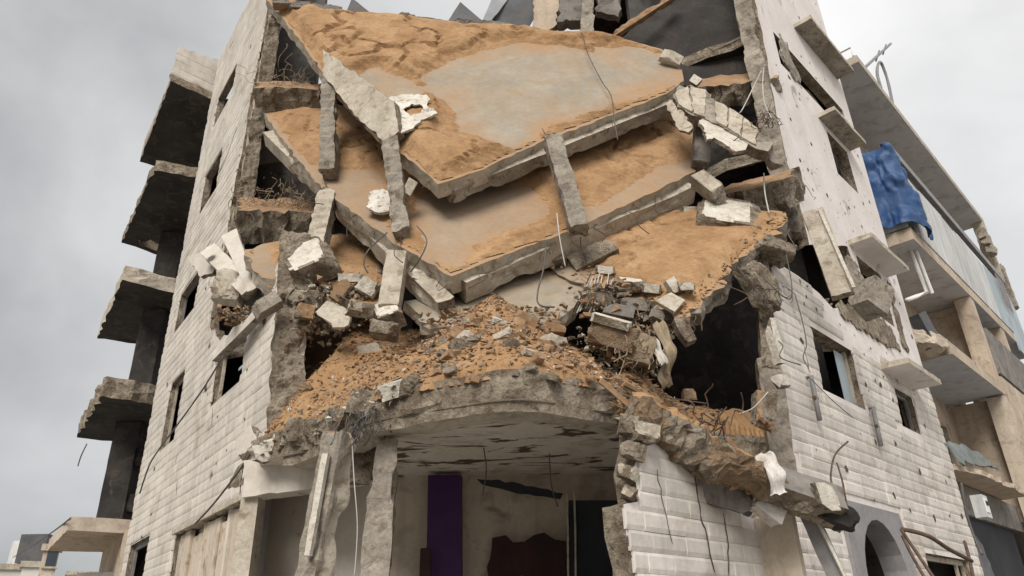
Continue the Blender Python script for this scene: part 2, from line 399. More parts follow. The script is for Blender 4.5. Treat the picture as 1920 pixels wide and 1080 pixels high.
MT = dict(
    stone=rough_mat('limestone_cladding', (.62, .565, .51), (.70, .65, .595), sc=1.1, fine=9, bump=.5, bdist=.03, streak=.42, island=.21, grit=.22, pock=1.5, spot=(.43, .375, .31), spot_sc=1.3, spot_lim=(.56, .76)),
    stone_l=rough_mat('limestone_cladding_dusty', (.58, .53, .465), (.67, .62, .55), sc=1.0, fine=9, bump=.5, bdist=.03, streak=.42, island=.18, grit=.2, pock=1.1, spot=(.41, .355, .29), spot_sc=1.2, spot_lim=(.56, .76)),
    render=rough_mat('pale_render', (.62, .57, .54), (.71, .66, .63), sc=1.3, bump=.4, grit=.15, streak=.15, pock=2.6, spot=(.36, .33, .30), spot_sc=1.6, spot_lim=(.64, .70)),
    concrete=rough_mat('concrete', (.23, .20, .165), (.40, .355, .295), (.165, .132, .098), sc=2.2, fine=20, bump=.8, bdist=.06, grit=.5),
    broken=rough_mat('broken_concrete', (.20, .155, .11), (.45, .385, .30), (.13, .098, .068), sc=4.0, fine=26, bump=1.0, bdist=.09, grit=.65),
    pale=rough_mat('pale_concrete', (.40, .35, .28), (.54, .485, .40), (.28, .225, .165), sc=2.0, fine=18, bump=.6, bdist=.05, grit=.4),
    slab=rough_mat('slab_screed', (.262, .232, .185), (.34, .30, .238), (.30, .235, .16), sc=1.1, fine=11, bump=.35, grit=.2, dust=SAND, streak=.2),
    sand=rough_mat('orange_sand', (.31, .178, .083), (.43, .268, .142), (.28, .165, .085), sc=1.8, fine=16, bump=.9, bdist=.05, grit=.35),
    clod=rough_mat('sandy_clod', (.27, .165, .09), (.38, .24, .14), (.27, .205, .14), sc=3.5, bump=.8, grit=.4),
    nearblack=rough_mat('nearblack_concrete', (.022, .02, .019), (.05, .044, .04), (.075, .06, .05), sc=1.0, bump=.6, grit=.4),  # near-black concrete: undersides, rear columns, cave walls
    plaster=rough_mat('plaster', (.50, .45, .39), (.60, .55, .48), sc=.9, bump=.2, grit=.12, spot=(.20, .17, .14), spot_sc=2.4, spot_lim=(.66, .68)),
    ceiling=rough_mat('peeling_ceiling', (.60, .55, .475), (.70, .645, .56), (.48, .41, .33), sc=1.0, bump=.4, bdist=.05, grit=.2, spot=(.105, .076, .052), spot_sc=2.0, spot_lim=(.565, .60), stretch=(.55, 1.5, 1.0)),
    cement=rough_mat('bare_cement', (.17, .155, .14), (.26, .24, .22), (.12, .10, .085), sc=1.2, bump=.5, grit=.3),
    darkroom=rough_mat('dim_room_plaster', (.07, .065, .062), (.13, .12, .11), (.05, .045, .04), sc=.8, bump=.4, grit=.3),  # interior walls coloured dark to stand in for unlit rooms
    white=rough_mat('white_stone_face', (.53, .485, .41), (.66, .62, .545), (.42, .35, .265), sc=3.5, fine=16, bump=.9, bdist=.05, grit=.3),
    earthy=rough_mat('earthy_debris', (.20, .13, .075), (.34, .24, .15), (.20, .175, .145), sc=4.5, fine=24, bump=1.0, bdist=.08, grit=.6),
    smoked_dim=rough_mat('smoked_dim_wall', (.035, .032, .031), (.07, .064, .06), (.05, .04, .034), sc=1.0, bump=.5, grit=.4),  # smoke-dark wall colour, lowered further in place of room shade
    crackm=rough_mat('crack_shadow', (.05, .042, .035), (.09, .075, .06), sc=3, bump=0, grit=.2),
    greygreen=rough_mat('grey_green_sheet', (.13, .15, .145), (.22, .245, .24), (.16, .13, .10), sc=1.6, bump=.3, grit=.25, streak=.4),
    sheetw=rough_mat('dirty_white_tile', (.52, .47, .40), (.66, .63, .575), (.22, .17, .12), sc=3.5, fine=12, bump=.6, grit=.25),
    tan=rough_mat('tan_render', (.44, .355, .27), (.56, .46, .36), (.36, .30, .235), sc=1.1, bump=.4, grit=.25, streak=.5, spot=(.24, .19, .145), spot_sc=1.4, spot_lim=(.62, .74)),
    beige=rough_mat('beige_paint', (.47, .395, .31), (.58, .50, .41), (.38, .32, .25), sc=1.2, bump=.35, grit=.22, streak=.45, spot=(.27, .22, .17), spot_sc=1.5, spot_lim=(.62, .74)),
    greysoffit=rough_mat('grey_soffit', (.40, .40, .415), (.49, .49, .505), (.33, .325, .325), sc=.8, bump=.15, grit=.1),
    panelw=rough_mat('white_panel', (.52, .52, .51), (.64, .64, .63), sc=.9, bump=.15, grit=.2, streak=.7, island=.1),
    purple=rough_mat('purple_paint', (.042, .012, .066), (.06, .018, .09), sc=1.2, bump=.15, grit=.15, rough=.6),
    maroon=rough_mat('dark_maroon', (.022, .009, .007), (.05, .018, .013), sc=1.2, bump=.2, grit=.2, rough=.7),
    greystone=rough_mat('grey_stone_trim', (.235, .225, .225), (.30, .285, .285), sc=1.4, bump=.4, grit=.25, streak=.3),
    steel=rough_mat('rusty_steel', (.06, .04, .03), (.14, .09, .06), sc=6, bump=.4, grit=.3, rough=.7),
    wire=rough_mat('grey_cable', (.07, .065, .06), (.12, .11, .10), sc=4, bump=0, grit=.1, rough=.6),
    wirep=rough_mat('pale_cable', (.38, .36, .33), (.48, .46, .42), sc=4, bump=0, grit=.1, rough=.6),
    pipe=rough_mat('white_pipe', (.66, .65, .62), (.74, .73, .70), sc=2, bump=0, grit=.1, rough=.45),
    greypipe=rough_mat('grey_pipe', (.17, .16, .16), (.24, .23, .225), sc=3, bump=.1, grit=.2, rough=.5),
    sheet=rough_mat('dark_metal_sheet', (.060, .062, .068), (.095, .098, .105), (.12, .085, .06), sc=1.4, bump=.15, grit=.2, rough=.55),
    sheetl=rough_mat('grey_metal_sheet', (.20, .21, .22), (.27, .28, .29), sc=1.4, bump=.15, grit=.2, rough=.5),
    wood=rough_mat('old_wood', (.17, .115, .07), (.28, .20, .13), sc=3, bump=.5, grit=.35),
    tarp=rough_mat('blue_tarpaulin', (.022, .06, .155), (.038, .085, .20), (.065, .115, .225), sc=1.3, fine=6, bump=.25, bdist=.05, grit=.12, rough=.5),
    shutter=rough_mat('cream_shutter', (.50, .42, .33), (.58, .50, .40), (.34, .24, .16), sc=1.7, bump=.3, grit=.2, streak=.3),
    fibre=rough_mat('torn_fibre', (.20, .15, .10), (.34, .27, .19), sc=5, bump=.3, grit=.3),
    cloth=rough_mat('dusty_cloth', (.50, .47, .43), (.60, .57, .53), (.36, .31, .26), sc=4, bump=.4, grit=.2),
    ground=rough_mat('dusty_ground', (.31, .29, .26), (.39, .37, .335), (.27, .25, .225), sc=.6, fine=6, bump=.7, bdist=.06, grit=.35),
    far=rough_mat('far_wall', (.50, .47, .43), (.60, .57, .52), sc=.3, bump=0, grit=.1),
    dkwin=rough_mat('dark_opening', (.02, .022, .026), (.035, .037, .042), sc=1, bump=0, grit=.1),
)
def glass_mat():
    m, t, b = nodes('dusty_glass'); b.inputs['Base Color'].default_value = (.035, .045, .055, 1); b.inputs['Roughness'].default_value = .18; b.inputs['Specular IOR Level'].default_value = .5
    return m
MT['glass'] = glass_mat()
def bluish():
    return rough_mat('blue_grey_panel', (.33, .38, .41), (.42, .47, .50), sc=.8, bump=.1, grit=.12, streak=.4)
MT['bluep'] = bluish()
# ------------------------------------------------------------------ ground
def ground():
    n = 40; a = 900.0
    xs = np.sign(np.linspace(-1, 1, n)) * np.abs(np.linspace(-1, 1, n)) ** 3 * a
    V, Fc = [], []
    for y in xs:
        for x in xs: V.append((x, y + 8, 0))
    for i in range(n - 1):
        for j in range(n - 1): Fc.append([i * n + j, i * n + j + 1, (i + 1) * n + j + 1, (i + 1) * n + j])
    tag(mk('ground', V, Fc, MT['ground']), 'dusty unpaved ground in front of the ruin', kind='structure')
ground()

# ------------------------------------------------------------------ the ruined building
ruin = thing('ruined_building', 'bombed pale stone corner building with torn open front and hanging floors', 'building', (0, 12, 0))
COURSE = 0.18
stone_cand = []                              # (screen size, facade, t0, h0, length, wall)
def facade(F, name, outline, holes, thick, mats, clad, seed, label=None, clean=()):
    pts = [F.p(t, h) for t, h in outline]
    hs = [[F.p(t, h) for t, h in q] for q in holes]
    n3 = (F.n[0], F.n[1], 0)
    V, Fc, mi, fr = plate(pts, thick, rag=.045, bump=.004, step=.26, seed=seed, holes=hs, nref=n3, clean=clean, rimr=.04)
    w = mk(name, V, Fc, mats, ruin, mi)
    if label: w['label'] = label
    rng = random.Random(seed)
    ol = np.array(outline); hl = [np.array(q) for q in holes]
    tmin, tmax = ol[:, 0].min(), ol[:, 0].max(); st = .07
    for r in range(int(ol[:, 1].max() / COURSE) + 1):
        h0 = r * COURSE; t = tmin + (rng.random() * -.5)
        while t < tmax:
            l = rng.choice((.42, .49, .56, .56, .63, .70)); cells = np.arange(t, t + l - st / 2, st)
            ok = np.ones(len(cells), bool)
            for hh in (.03, .09, .15):
                Q = np.stack([cells + st / 2, np.full(len(cells), h0 + hh)], 1)
                o_ = pip(Q, ol)
                for q in hl: o_ &= ~pip(Q, q)
                for q in clad.get('skip', []): o_ &= ~pip(Q, np.array(q))
                ok &= o_
            ok &= (h0 < clad['top'](cells))
            i = 0
            while i < len(cells):
                if ok[i]:
                    j = i
                    while j < len(cells) and ok[j]: j += 1
                    if j - i >= 2 and not (rng.random() < clad.get('miss', .01)): stone_cand.append([F, cells[i], h0, (j - i) * st, w, rng.uniform(-.004, .004)])
                    i = j
                else: i += 1
            t += l
    return w
def R4(t0, t1, h0, h1): return [(t0, h0), (t1, h0), (t1, h1), (t0, h1)]
L_OUT = [(0, 0), (8.75, 0), (8.72, 1.6), (8.62, 3.45), (9.0, 3.6), (9.08, 4.1), (8.86, 4.7), (8.78, 5.6), (8.62, 6.3), (8.55, 7.0), (8.1, 6.95),
         (7.75, 6.72), (7.3, 6.62), (5.5, 6.72), (5.15, 7.0), (4.55, 7.35), (4.42, 8.0), (4.2, 8.5), (4.62, 8.9), (4.7, 9.6), (4.66, 10.5), (4.84, 11.6), (4.8, 12.6), (4.98, 13.5), (5.1, 14.6), (5.16, 15.6), (5.3, 17.7), (0, 17.75)]
L_W = dict(first_a=R4(1.75, 3.05, 5.5, 7.0), first_b=R4(5.55, 7.3, 5.5, 6.5), second=R4(.9, 2.8, 8.5, 9.5), third=R4(1.3, 2.85, 11.5, 12.75), fourth=R4(1.05, 2.8, 14.5, 15.5), door=R4(.45, 2.4, .0, 3.75), shop=R4(4.55, 8.45, .0, 3.5))
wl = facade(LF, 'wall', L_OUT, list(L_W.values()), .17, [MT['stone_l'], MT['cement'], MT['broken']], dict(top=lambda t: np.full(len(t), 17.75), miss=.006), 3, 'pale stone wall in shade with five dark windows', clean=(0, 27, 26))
R_OUT = [(-.05, 0), (6.12, 0), (8.9, 0), (11.38, 0), (11.34, 1.2), (11.33, 2.2), (11.40, 2.72), (11.14, 2.8), (11.08, 3.3), (10.85, 3.65), (10.4, 3.5), (9.9, 3.1), (9.6, 2.9), (8.9, 2.8), (8.3, 3.05), (7.75, 3.4), (7.5, 3.75), (7.58, 4.5),
         (7.45, 5.2), (7.3, 5.8), (7.1, 6.5), (6.9, 6.78), (6.0, 6.86), (4.7, 6.72), (3.9, 6.95), (3.0, 6.75), (2.95, 7.6), (3.0, 8.55), (3.6, 8.3), (4.3, 8.5), (4.75, 8.0), (5.1, 7.75), (5.14, 8.4), (5.32, 9.1), (5.3, 10.2), (5.15, 11.3), (5.0, 12.3), (4.95, 13.5), (4.9, 15.5), (4.9, 19), (-.05, 19)]
archp = [(6.06, 0)] + [(5.17 + .89 * math.cos(a), 2.22 + .94 * math.sin(a)) for a in np.linspace(0, math.pi, 13)] + [(4.28, 0)]
R_W = dict(first=R4(4.3, 6.0, 4.95, 6.0), small=R4(1.45, 2.5, 5.0, 5.75), second=R4(1.25, 2.6, 7.3, 8.5), third=R4(1.2, 2.35, 10.6, 11.75), fourth=R4(.55, 4.3, 12.45, 13.35), arch=archp, shop=R4(.65, 3.2, 1.0, 2.78))
wr = facade(RF, 'wall', R_OUT, list(R_W.values()), .24, [MT['render'], MT['cement'], MT['broken']],
            dict(top=lambda t: np.where(t < 3.2, 6.6 - .15 * t, np.where(t < 5.2, 6.2, 7.4)), miss=.004, skip=[[(3.9, 0), (6.45, 0), (6.45, 3.32), (3.9, 3.32)], R4(2.9, 4.6, 6.2, 7.2)]), 5, 'sunlit stone wall with pock marks and an arched doorway', clean=(0, 1, 2, 38, 39, 40))

# cladding stones: the ones that show largest as objects, the rest joined
_sm = {}
def stone_mesh(L_, side):
    key = (round(L_, 2), side)
    if key in _sm: return _sm[key]
    H = COURSE; g = .0015; i_ = .042; L2 = key[0]
    o = [(g, g), (L2 - g, g), (L2 - g, H - g), (g, H - g)]; n = [(g + .008, g + i_), (L2 - g - .008, g + i_), (L2 - g - .008, H - g - i_ * .7), (g + .008, H - g - i_ * .7)]
    V = [(x, -.0235, z) for x, z in n] + [(x, -.013, z) for x, z in o] + [(x, .01, z) for x, z in o]
    Fc = [[0, 1, 2, 3]]
    for a in range(4):
        b = (a + 1) % 4; Fc.append([4 + a, 4 + b, b, a]); Fc.append([8 + a, 8 + b, 4 + b, 4 + a])
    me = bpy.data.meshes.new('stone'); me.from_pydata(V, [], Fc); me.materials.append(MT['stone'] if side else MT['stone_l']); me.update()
    _sm[key] = (me, np.array(V), Fc); return _sm[key]
def scr(p):
    c = CR.T @ (p - CP); return 960 + FPX * c[0] / -c[2], 540 - FPX * c[1] / -c[2], -c[2]
for s in stone_cand:
    F, t, h, l, w, j = s; p = F.p(t + l / 2, h + COURSE / 2); x, y, d = scr(p)
    v = np.array([p[0], p[1], p[2] - CZ]); v /= np.linalg.norm(v); cosv = abs(F.n @ v[:2])
    s.append(l * cosv / d / d * (1.0 if (-20 < x < 1940 and -20 < y < 1095) else 1e-4))
stone_cand.sort(key=lambda s: -s[6])
rest = {True: [], False: []}; ns = 0
for k, (F, t, h, l, w, j, sz) in enumerate(stone_cand):
    right = F is RF
    xd = -F.d if right else F.d; a0 = F.p(t + l if right else t, h, j); ang = math.atan2(xd[1], xd[0])
    me, V, Fc = stone_mesh(l, right)
    if k < 290:
        o = bpy.data.objects.new('stone', me); COL.objects.link(o); o.parent = w; o.location = a0 - WL[w.name]; o.rotation_euler = (0, 0, ang)
    elif sz > 1e-7:
        rest[right].append((V @ np.array([[math.cos(ang), math.sin(ang), 0], [-math.sin(ang), math.cos(ang), 0], [0, 0, 1]]) + a0, Fc))
for right, q in rest.items():
    if q:
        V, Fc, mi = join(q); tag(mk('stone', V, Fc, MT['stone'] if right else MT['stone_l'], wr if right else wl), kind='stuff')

# cracks and bullet chips in the cladding: thin open seams standing just proud as dark grooves
def crack(F, pts, w, seed, parent):
    rng = np.random.default_rng(seed); P = np.array([F.th(*p) for p in pts]); Q = []
    for a, b in zip(P[:-1], P[1:]):
        k = max(2, int(np.linalg.norm(b - a) / .07))
        for i in range(k): Q.append(a + (b - a) * i / k + rng.normal(0, .014, 2))
    Q.append(P[-1]); Q = np.array(Q); V, Fc = [], []
    T = np.gradient(Q, axis=0); T /= np.linalg.norm(T, axis=1)[:, None] + 1e-9; n = len(Q)
    for off in (.031, .026):
        for i, q in enumerate(Q):
            ww = w * (.35 + .65 * abs(math.sin(i * 1.7 + seed))) * (.3 if i in (0, n - 1) else 1); nn = np.array([-T[i][1], T[i][0]])
            for s in (-.5, .5): V.append(F.p(*(q + nn * ww * s), off))
    for i in range(n - 1):
        a = 2 * i; Fc.append([a, a + 1, a + 3, a + 2]); b = a + 2 * n; Fc += [[a, a + 2, b + 2, b], [a + 1, b + 1, b + 3, a + 3]]
    mk('crack', V, Fc, MT['crackm'], parent)
for i, (pts, w) in enumerate((([(1298, 870), (1306, 950), (1322, 1010), (1336, 1075)], .022), ([(1352, 965), (1360, 1010), (1362, 1080)], .02), ([(1226, 880), (1240, 950), (1256, 1020)], .008), ([(1502, 640), (1512, 690), (1516, 700)], .012))): crack(RF, pts, w, 70 + i, wr)
for i, (pts, w) in enumerate((([(402, 765), (400, 800)], .012), ([(335, 905), (333, 930)], .01), ([(446, 240), (425, 300), (410, 330)], .02), ([(470, 835), (455, 900), (452, 935)], .02))): crack(LF, pts, w, 80 + i, wl)
rngc = np.random.default_rng(5)
def chips(F, wall, n, box_, seed, holes, off=.0305):
    rng = np.random.default_rng(seed); q = []
    while len(q) < n:
        t, h = rng.uniform(box_[0], box_[1]), rng.uniform(box_[2], box_[3])
        if any(pip(np.array([[t, h]]), np.array(o))[0] for o in holes): continue
        r = .010 + .05 * rng.random() ** 3; m = 7; ring = [F.p(t + r * math.cos(a) * rng.uniform(.6, 1.3), h + r * math.sin(a) * rng.uniform(.6, 1.5), off) for a in np.linspace(0, 2 * math.pi, m, endpoint=False)]
        q.append((np.array(ring + [F.p(t, h, off - .0015)]), [[i, (i + 1) % m, m] for i in range(m)]))
    V, Fc, mi = join(q); tag(mk('bullet_mark', V, Fc, MT['crackm'], wall), kind='stuff')
chips(RF, wr, 90, (.2, 6.9, 3.4, 6.8), 3, list(R_W.values())); chips(LF, wl, 60, (.3, 8.4, 3.7, 9.5), 4, list(L_W.values())); chips(RF, wr, 60, (.2, 4.7, 8.9, 12.3), 6, list(R_W.values()), .004); chips(RF, wr, 18, (.2, 4.7, 13.5, 17), 7, list(R_W.values()), .004); chips(RF, wr, 14, (.1, 1.1, 7, 9), 8, [], .004)
# window linings, frames, dark rooms behind
def on_wall(F, t0, t1, h0, h1, off0, off1):
    P0 = [F.p(t0, h0, off0), F.p(t1, h0, off0), F.p(t1, h1, off0), F.p(t0, h1, off0)]
    P1 = [F.p(t0, h0, off1), F.p(t1, h0, off1), F.p(t1, h1, off1), F.p(t0, h1, off1)]
    return prism(P0, P1)
def window_frame(F, t0, t1, h0, h1, mat, parent, mull=(), w=.06, back=-.10, sides=('l', 'r', 't', 'b')):
    q = []
    if 'l' in sides: q.append(on_wall(F, t0 + .004, t0 + w, h0, h1, back, back - .05))
    if 'r' in sides: q.append(on_wall(F, t1 - w, t1 - .004, h0, h1, back, back - .05))
    if 'b' in sides: q.append(on_wall(F, t0 + w, t1 - w, h0 + .004, h0 + w, back, back - .05))
    if 't' in sides: q.append(on_wall(F, t0 + w, t1 - w, h1 - w, h1 - .004, back, back - .05))
    for m in mull: q.append(on_wall(F, m - w / 2, m + w / 2, h0 + w, h1 - w, back, back - .045))
    V, Fc, mi = join(q); return mk('window_frame', V, Fc, mat, parent)
window_frame(LF, 1.75, 3.05, 5.5, 7.0, MT['pale'], wl, (), w=.04)
window_frame(LF, 5.55, 7.3, 5.5, 6.5, MT['pale'], wl, (), w=.05)
window_frame(LF, .9, 2.8, 8.5, 9.5, MT['greypipe'], wl, (), w=.04)
window_frame(LF, .45, 2.4, 0, 3.75, MT['greypipe'], wl, (), w=.10)
window_frame(RF, 4.3, 6.0, 4.95, 6.0, MT['pale'], wr, (), w=.07, sides=('l', 'b'))
window_frame(RF, 1.45, 2.5, 5.0, 5.75, MT['greypipe'], wr, ())
window_frame(RF, .65, 3.2, 1.0, 2.78, MT['pale'], wr, (1.1,), w=.09)
# broken plate glass rests in two windows
for (F, a, b, c, d) in ((RF, 4.37, 4.75, 5.02, 5.95), (LF, 6.5, 7.2, 5.9, 5.95)):
    V, Fc = on_wall(F, a, b, c, d, -.14, -.148); mk('window_pane', V, Fc, MT['bluep'], wr if F is RF else wl)

# window hoods on the right wall
def hood(t0, t1, h, dep, thick, mat, seed, rubble=False):
    P = [RF.p(t0, h + thick, .0), RF.p(t1, h + thick, .0), RF.p(t1, h + thick, dep), RF.p(t0, h + thick, dep)]
    V, Fc, mi, _ = plate(P, thick, rag=.004, bump=.004, step=.12, seed=seed); return mk('window_hood', V, Fc, mat, ruin, mi)
hood(1.05, 2.95, 5.98, .5, .10, [MT['pale'], MT['render'], MT['pale']], 21)
hood(.75, 2.9, 8.62, .46, .10, [MT['pale'], MT['render'], MT['pale']], 22)
hood(.9, 2.7, 11.92, .38, .10, [MT['pale'], MT['concrete'], MT['pale']], 23)
hood(.2, 2.75, 14.55, .42, .11, [MT['pale'], MT['concrete'], MT['pale']], 24)

# grey arched door surround, door
def arch_surround():
    q = []; N_ = 12
    out_ = [(6.4, 0), (6.4, 3.3), (3.96, 3.3), (3.96, 0)]
    inn = [(6.02, 0)] + [(5.17 + .85 * math.cos(a), 2.22 + .9 * math.sin(a)) for a in np.linspace(0, math.pi, N_ + 1)] + [(4.32, 0)]
    def outer(a):
        c, s = math.cos(a), math.sin(a); k = min(1.215 / abs(c) if abs(c) > 1e-6 else 9, 1.08 / s if s > 1e-6 else 9); return (5.18 + k * c, 2.22 + k * s)
    ou = [(6.4, 0)] + [outer(a) for a in np.linspace(0, math.pi, N_ + 1)] + [(3.96, 0)]
    V, Fc = [], []; n = len(inn)
    for off in (.05, -.3):
        V += [RF.p(t, h, off if i else off) for i, (t, h) in enumerate(inn)] + [RF.p(t, h, off) for t, h in ou]
    for i in range(n - 1):
        Fc.append([i, i + 1, n + i + 1, n + i]); Fc.append([2 * n + i, 2 * n + i + 1, i + 1, i]); Fc.append([n + i, n + i + 1, 3 * n + i + 1, 3 * n + i])
    return V, Fc
V, Fc = arch_surround(); mk('door_surround', V, Fc, MT['greystone'], ruin)
q = [on_wall(RF, 4.34, 6.0, 0, 2.18, -.16, -.2), on_wall(RF, 4.34, 6.0, 2.2, 2.28, -.12, -.2)]
V, Fc, mi = join(q); dr_ = mk('door', V, Fc, MT['greypipe'], ruin)
for (a, b) in ((4.45, 5.08), (5.22, 5.88)):
    V, Fc = on_wall(RF, a, b, .9, 2.05, -.155, -.15); mk('door_panel', V, Fc, MT['sheet'], dr_)

# thin stone course line above the ground floor on the left, shop shutters in the shop opening
V, Fc = on_wall(LF, 4.4, 8.55, 3.5, 3.58, .045, -.3); mk('lintel', V, Fc, MT['pale'], ruin)
rs = random.Random(4); t = 4.6
while t < 8.35:
    w_ = rs.choice((.22, .3, .34, .42)); w_ = min(w_, 8.42 - t)
    V, Fc = on_wall(LF, t, t + w_ - .025, .02, 3.48 - rs.choice((0, 0, .02, .3, .12)), -.06 - rs.uniform(0, .05), -.13)
    o = mk('shutter_panel', V, Fc, MT[rs.choice(('shutter', 'shutter', 'beige', 'pale'))], ruin); t += w_
V, Fc = on_wall(LF, 4.56, 8.44, .0, 3.49, -.2, -.26); mk('shutter_backing', V, Fc, MT['shutter'], ruin)

# floors behind the broken front, rear wall, partitions
rear_l, rear_r = LF.p(-.0, 0, -.2), RF.p(-.0, 0, -.2)
def floor(z, tl, tr, mid, seed, mats, thick=.28, x0=None):
    P = [LF.p(.1, z, -.33), LF.p(tl, z, -.33)] + [np.array([x, y, z]) for x, y in mid] + [RF.p(tr, z, -.33), RF.p(.1, z, -.33)]
    V, Fc, mi, _ = plate(P, thick, rag=.05, bump=.02, step=.45, seed=seed, clean=(0,)); return mk('floor_slab', V, Fc, mats, ruin, mi)
FM = [MT['clod'], MT['nearblack'], MT['broken']]
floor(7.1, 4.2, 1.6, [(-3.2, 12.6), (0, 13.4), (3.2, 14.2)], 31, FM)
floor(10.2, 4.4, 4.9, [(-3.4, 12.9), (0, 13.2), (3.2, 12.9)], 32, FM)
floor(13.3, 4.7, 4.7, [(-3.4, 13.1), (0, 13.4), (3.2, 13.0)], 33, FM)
P = [np.array([1.4, 13.9, 16.6]), np.array([2.4, 12.4, 16.6]), RF.p(4.7, 16.6, -.33), RF.p(.1, 16.6, -.33), np.array([3.0, 15.8, 16.6])]
V, Fc, mi, _ = plate(P, .3, rag=.05, bump=.02, step=.4, seed=34); mk('roof_slab', V, Fc, FM, ruin, mi)
def wallpanel(name, a, b, z0, z1, thick, mats, seed, rag=.0, top=None, step=.4):
    a, b = np.array(a, float), np.array(b, float)
    P = [np.array([*a, z0]), np.array([*b, z0])] + ([np.array([*(a + (b - a) * k), z]) for k, z in top] if top else [np.array([*b, z1]), np.array([*a, z1])])
    V, Fc, mi, _ = plate(P, thick, rag=rag, bump=.006, step=step, seed=seed, nref=(0, -1, 0)); return mk(name, V, Fc, mats, ruin, mi)
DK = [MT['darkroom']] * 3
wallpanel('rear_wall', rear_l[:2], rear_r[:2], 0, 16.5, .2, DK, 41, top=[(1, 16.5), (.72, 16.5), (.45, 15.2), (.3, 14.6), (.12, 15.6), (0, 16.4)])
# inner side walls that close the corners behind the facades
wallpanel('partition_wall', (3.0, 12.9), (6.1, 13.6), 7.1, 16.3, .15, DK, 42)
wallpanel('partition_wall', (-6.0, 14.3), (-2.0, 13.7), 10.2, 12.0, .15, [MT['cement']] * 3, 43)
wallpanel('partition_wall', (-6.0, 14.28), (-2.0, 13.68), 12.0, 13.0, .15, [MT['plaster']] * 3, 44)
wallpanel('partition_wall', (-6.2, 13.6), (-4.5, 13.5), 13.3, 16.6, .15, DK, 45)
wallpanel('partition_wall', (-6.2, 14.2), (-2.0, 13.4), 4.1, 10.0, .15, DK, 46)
# first floor: room behind the cave, walls coloured near-black to stand in for shade
wallpanel('partition_wall', (.2, 12.6), (5.8, 13.0), 4.05, 8.6, .15, [MT['nearblack']] * 3, 47)
wallpanel('partition_wall', (.4, 10.9), (.9, 12.6), 4.05, 6.6, .12, [MT['nearblack']] * 3, 48)

# entrance slab with the round front edge
ARC = [(500, 815), (560, 800), (640, 765), (700, 735), (850, 705), (980, 690), (1130, 715), (1200, 740), (1290, 790), (1340, 830)]
A = [atH(x, y, 4.05)[:2] for x, y in ARC]
A = cat(np.array([[-3.5, 9.75]] + [list(q) for q in A[:8]] + [[1.85, 8.55], [2.5, 9.3], [3.5, 9.9]]), 3)
P = [np.array([x, y, 4.03]) for x, y in A] + [RF.p(1.0, 4.03, -.35), np.array([0, 15.5, 4.03]), LF.p(1.0, 4.03, -.35)]
V, Fc, mi, _ = plate(P, .3, rag=.035, bump=.03, step=.2, seed=51, bbump=.012, clean=tuple(range(len(A) - 1, len(P))))
mk('floor_slab', V, Fc, [MT['broken'], MT['ceiling'], MT['broken']], ruin, mi)
# curved edge beam under the slab
def curved_beam(C_, z0, z1, w, seed, mats, rag=.035):
    V, Fc, mi = [], [], []; C_ = np.array(C_); T = np.gradient(C_, axis=0); T /= np.linalg.norm(T, axis=1)[:, None]
    nin = np.stack([-T[:, 1], T[:, 0]], 1); sec = []
    for k in range(6): sec.append((0, k / 6))
    for k in range(4): sec.append((k / 4, 1))
    for k in range(6): sec.append((1, 1 - k / 6))
    for k in range(4): sec.append((1 - k / 4, 0))
    m = len(sec)
    for c, n in zip(C_, nin):
        for a, b in sec: V.append([c[0] + n[0] * w * a, c[1] + n[1] * w * a, z0 + (z1 - z0) * b])
    V = np.array(V); nz = np.stack([fbm(V, 3.5, 4, seed), fbm(V, 3.5, 4, seed + 3), fbm(V, 4.5, 4, seed + 6)], 1); V = V + nz * rag
    for i in range(len(C_) - 1):
        for j in range(m):
            k = (j + 1) % m; Fc.append([i * m + j, (i + 1) * m + j, (i + 1) * m + k, i * m + k]); mi.append(1 if j >= 16 else 0)
    Fc.append(list(range(m))); Fc.append([(len(C_) - 1) * m + j for j in range(m)][::-1]); mi += [0, 0]
    return V, Fc, mi
A2 = cat(A[5:24], 3)
V, Fc, mi = curved_beam(A2 + np.array([0, .03]), 3.62, 4.0, .34, 61, None)
mk('edge_beam', V, Fc, [MT['broken'], MT['pale']], ruin, mi)

# ground floor room
wallpanel('room_wall', (-1.75, 10.15), (3.4, 10.5), 0, 3.78, .15, [MT['beige']] * 3, 71)
wallpanel('room_wall', (-4.2, 10.9), (-1.75, 10.15), 0, 3.78, .15, [MT['plaster']] * 3, 72)
V, Fc, mi = beam(at(834, 1200, 9.95) * [1, 1, 0], at(835, 893, 9.95), .44, .2, rag=.004, k=3); mk('pillar', V, Fc, MT['purple'], ruin).__setitem__('label', 'dark purple painted pillar')
hp = [(918, 1085), (915, 1045), (925, 1005), (945, 1000), (965, 1015), (1000, 1008), (1062, 1012), (1064, 1085)]
V, Fc, mi, _ = plate([at(x, y, 10.03) for x, y in hp], .06, rag=.03, bump=.003, step=.15, seed=73, nref=(0, -1, 0)); mk('hole_shade_plate', V, Fc, MT['maroon'], ruin)  # flat dark plate; its deep colour stands in for the hole's shade
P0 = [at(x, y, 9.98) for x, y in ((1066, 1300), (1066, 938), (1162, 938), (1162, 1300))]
V, Fc, mi, _ = plate(P0, .05, rag=.0, bump=.0, step=.4, seed=74, nref=(0, -1, 0)); mk('doorway', V, Fc, MT['dkwin'], ruin)  # flat near-black sheet standing in for the unlit doorway
for px in (1063, 1077):
    V, Fc = tube([at(px, 925, 9.9), at(px + 2, 1000, 9.9), at(px + 3, 1150, 9.9)], .014, 5); mk('pipe', V, Fc, MT['pale'], ruin)
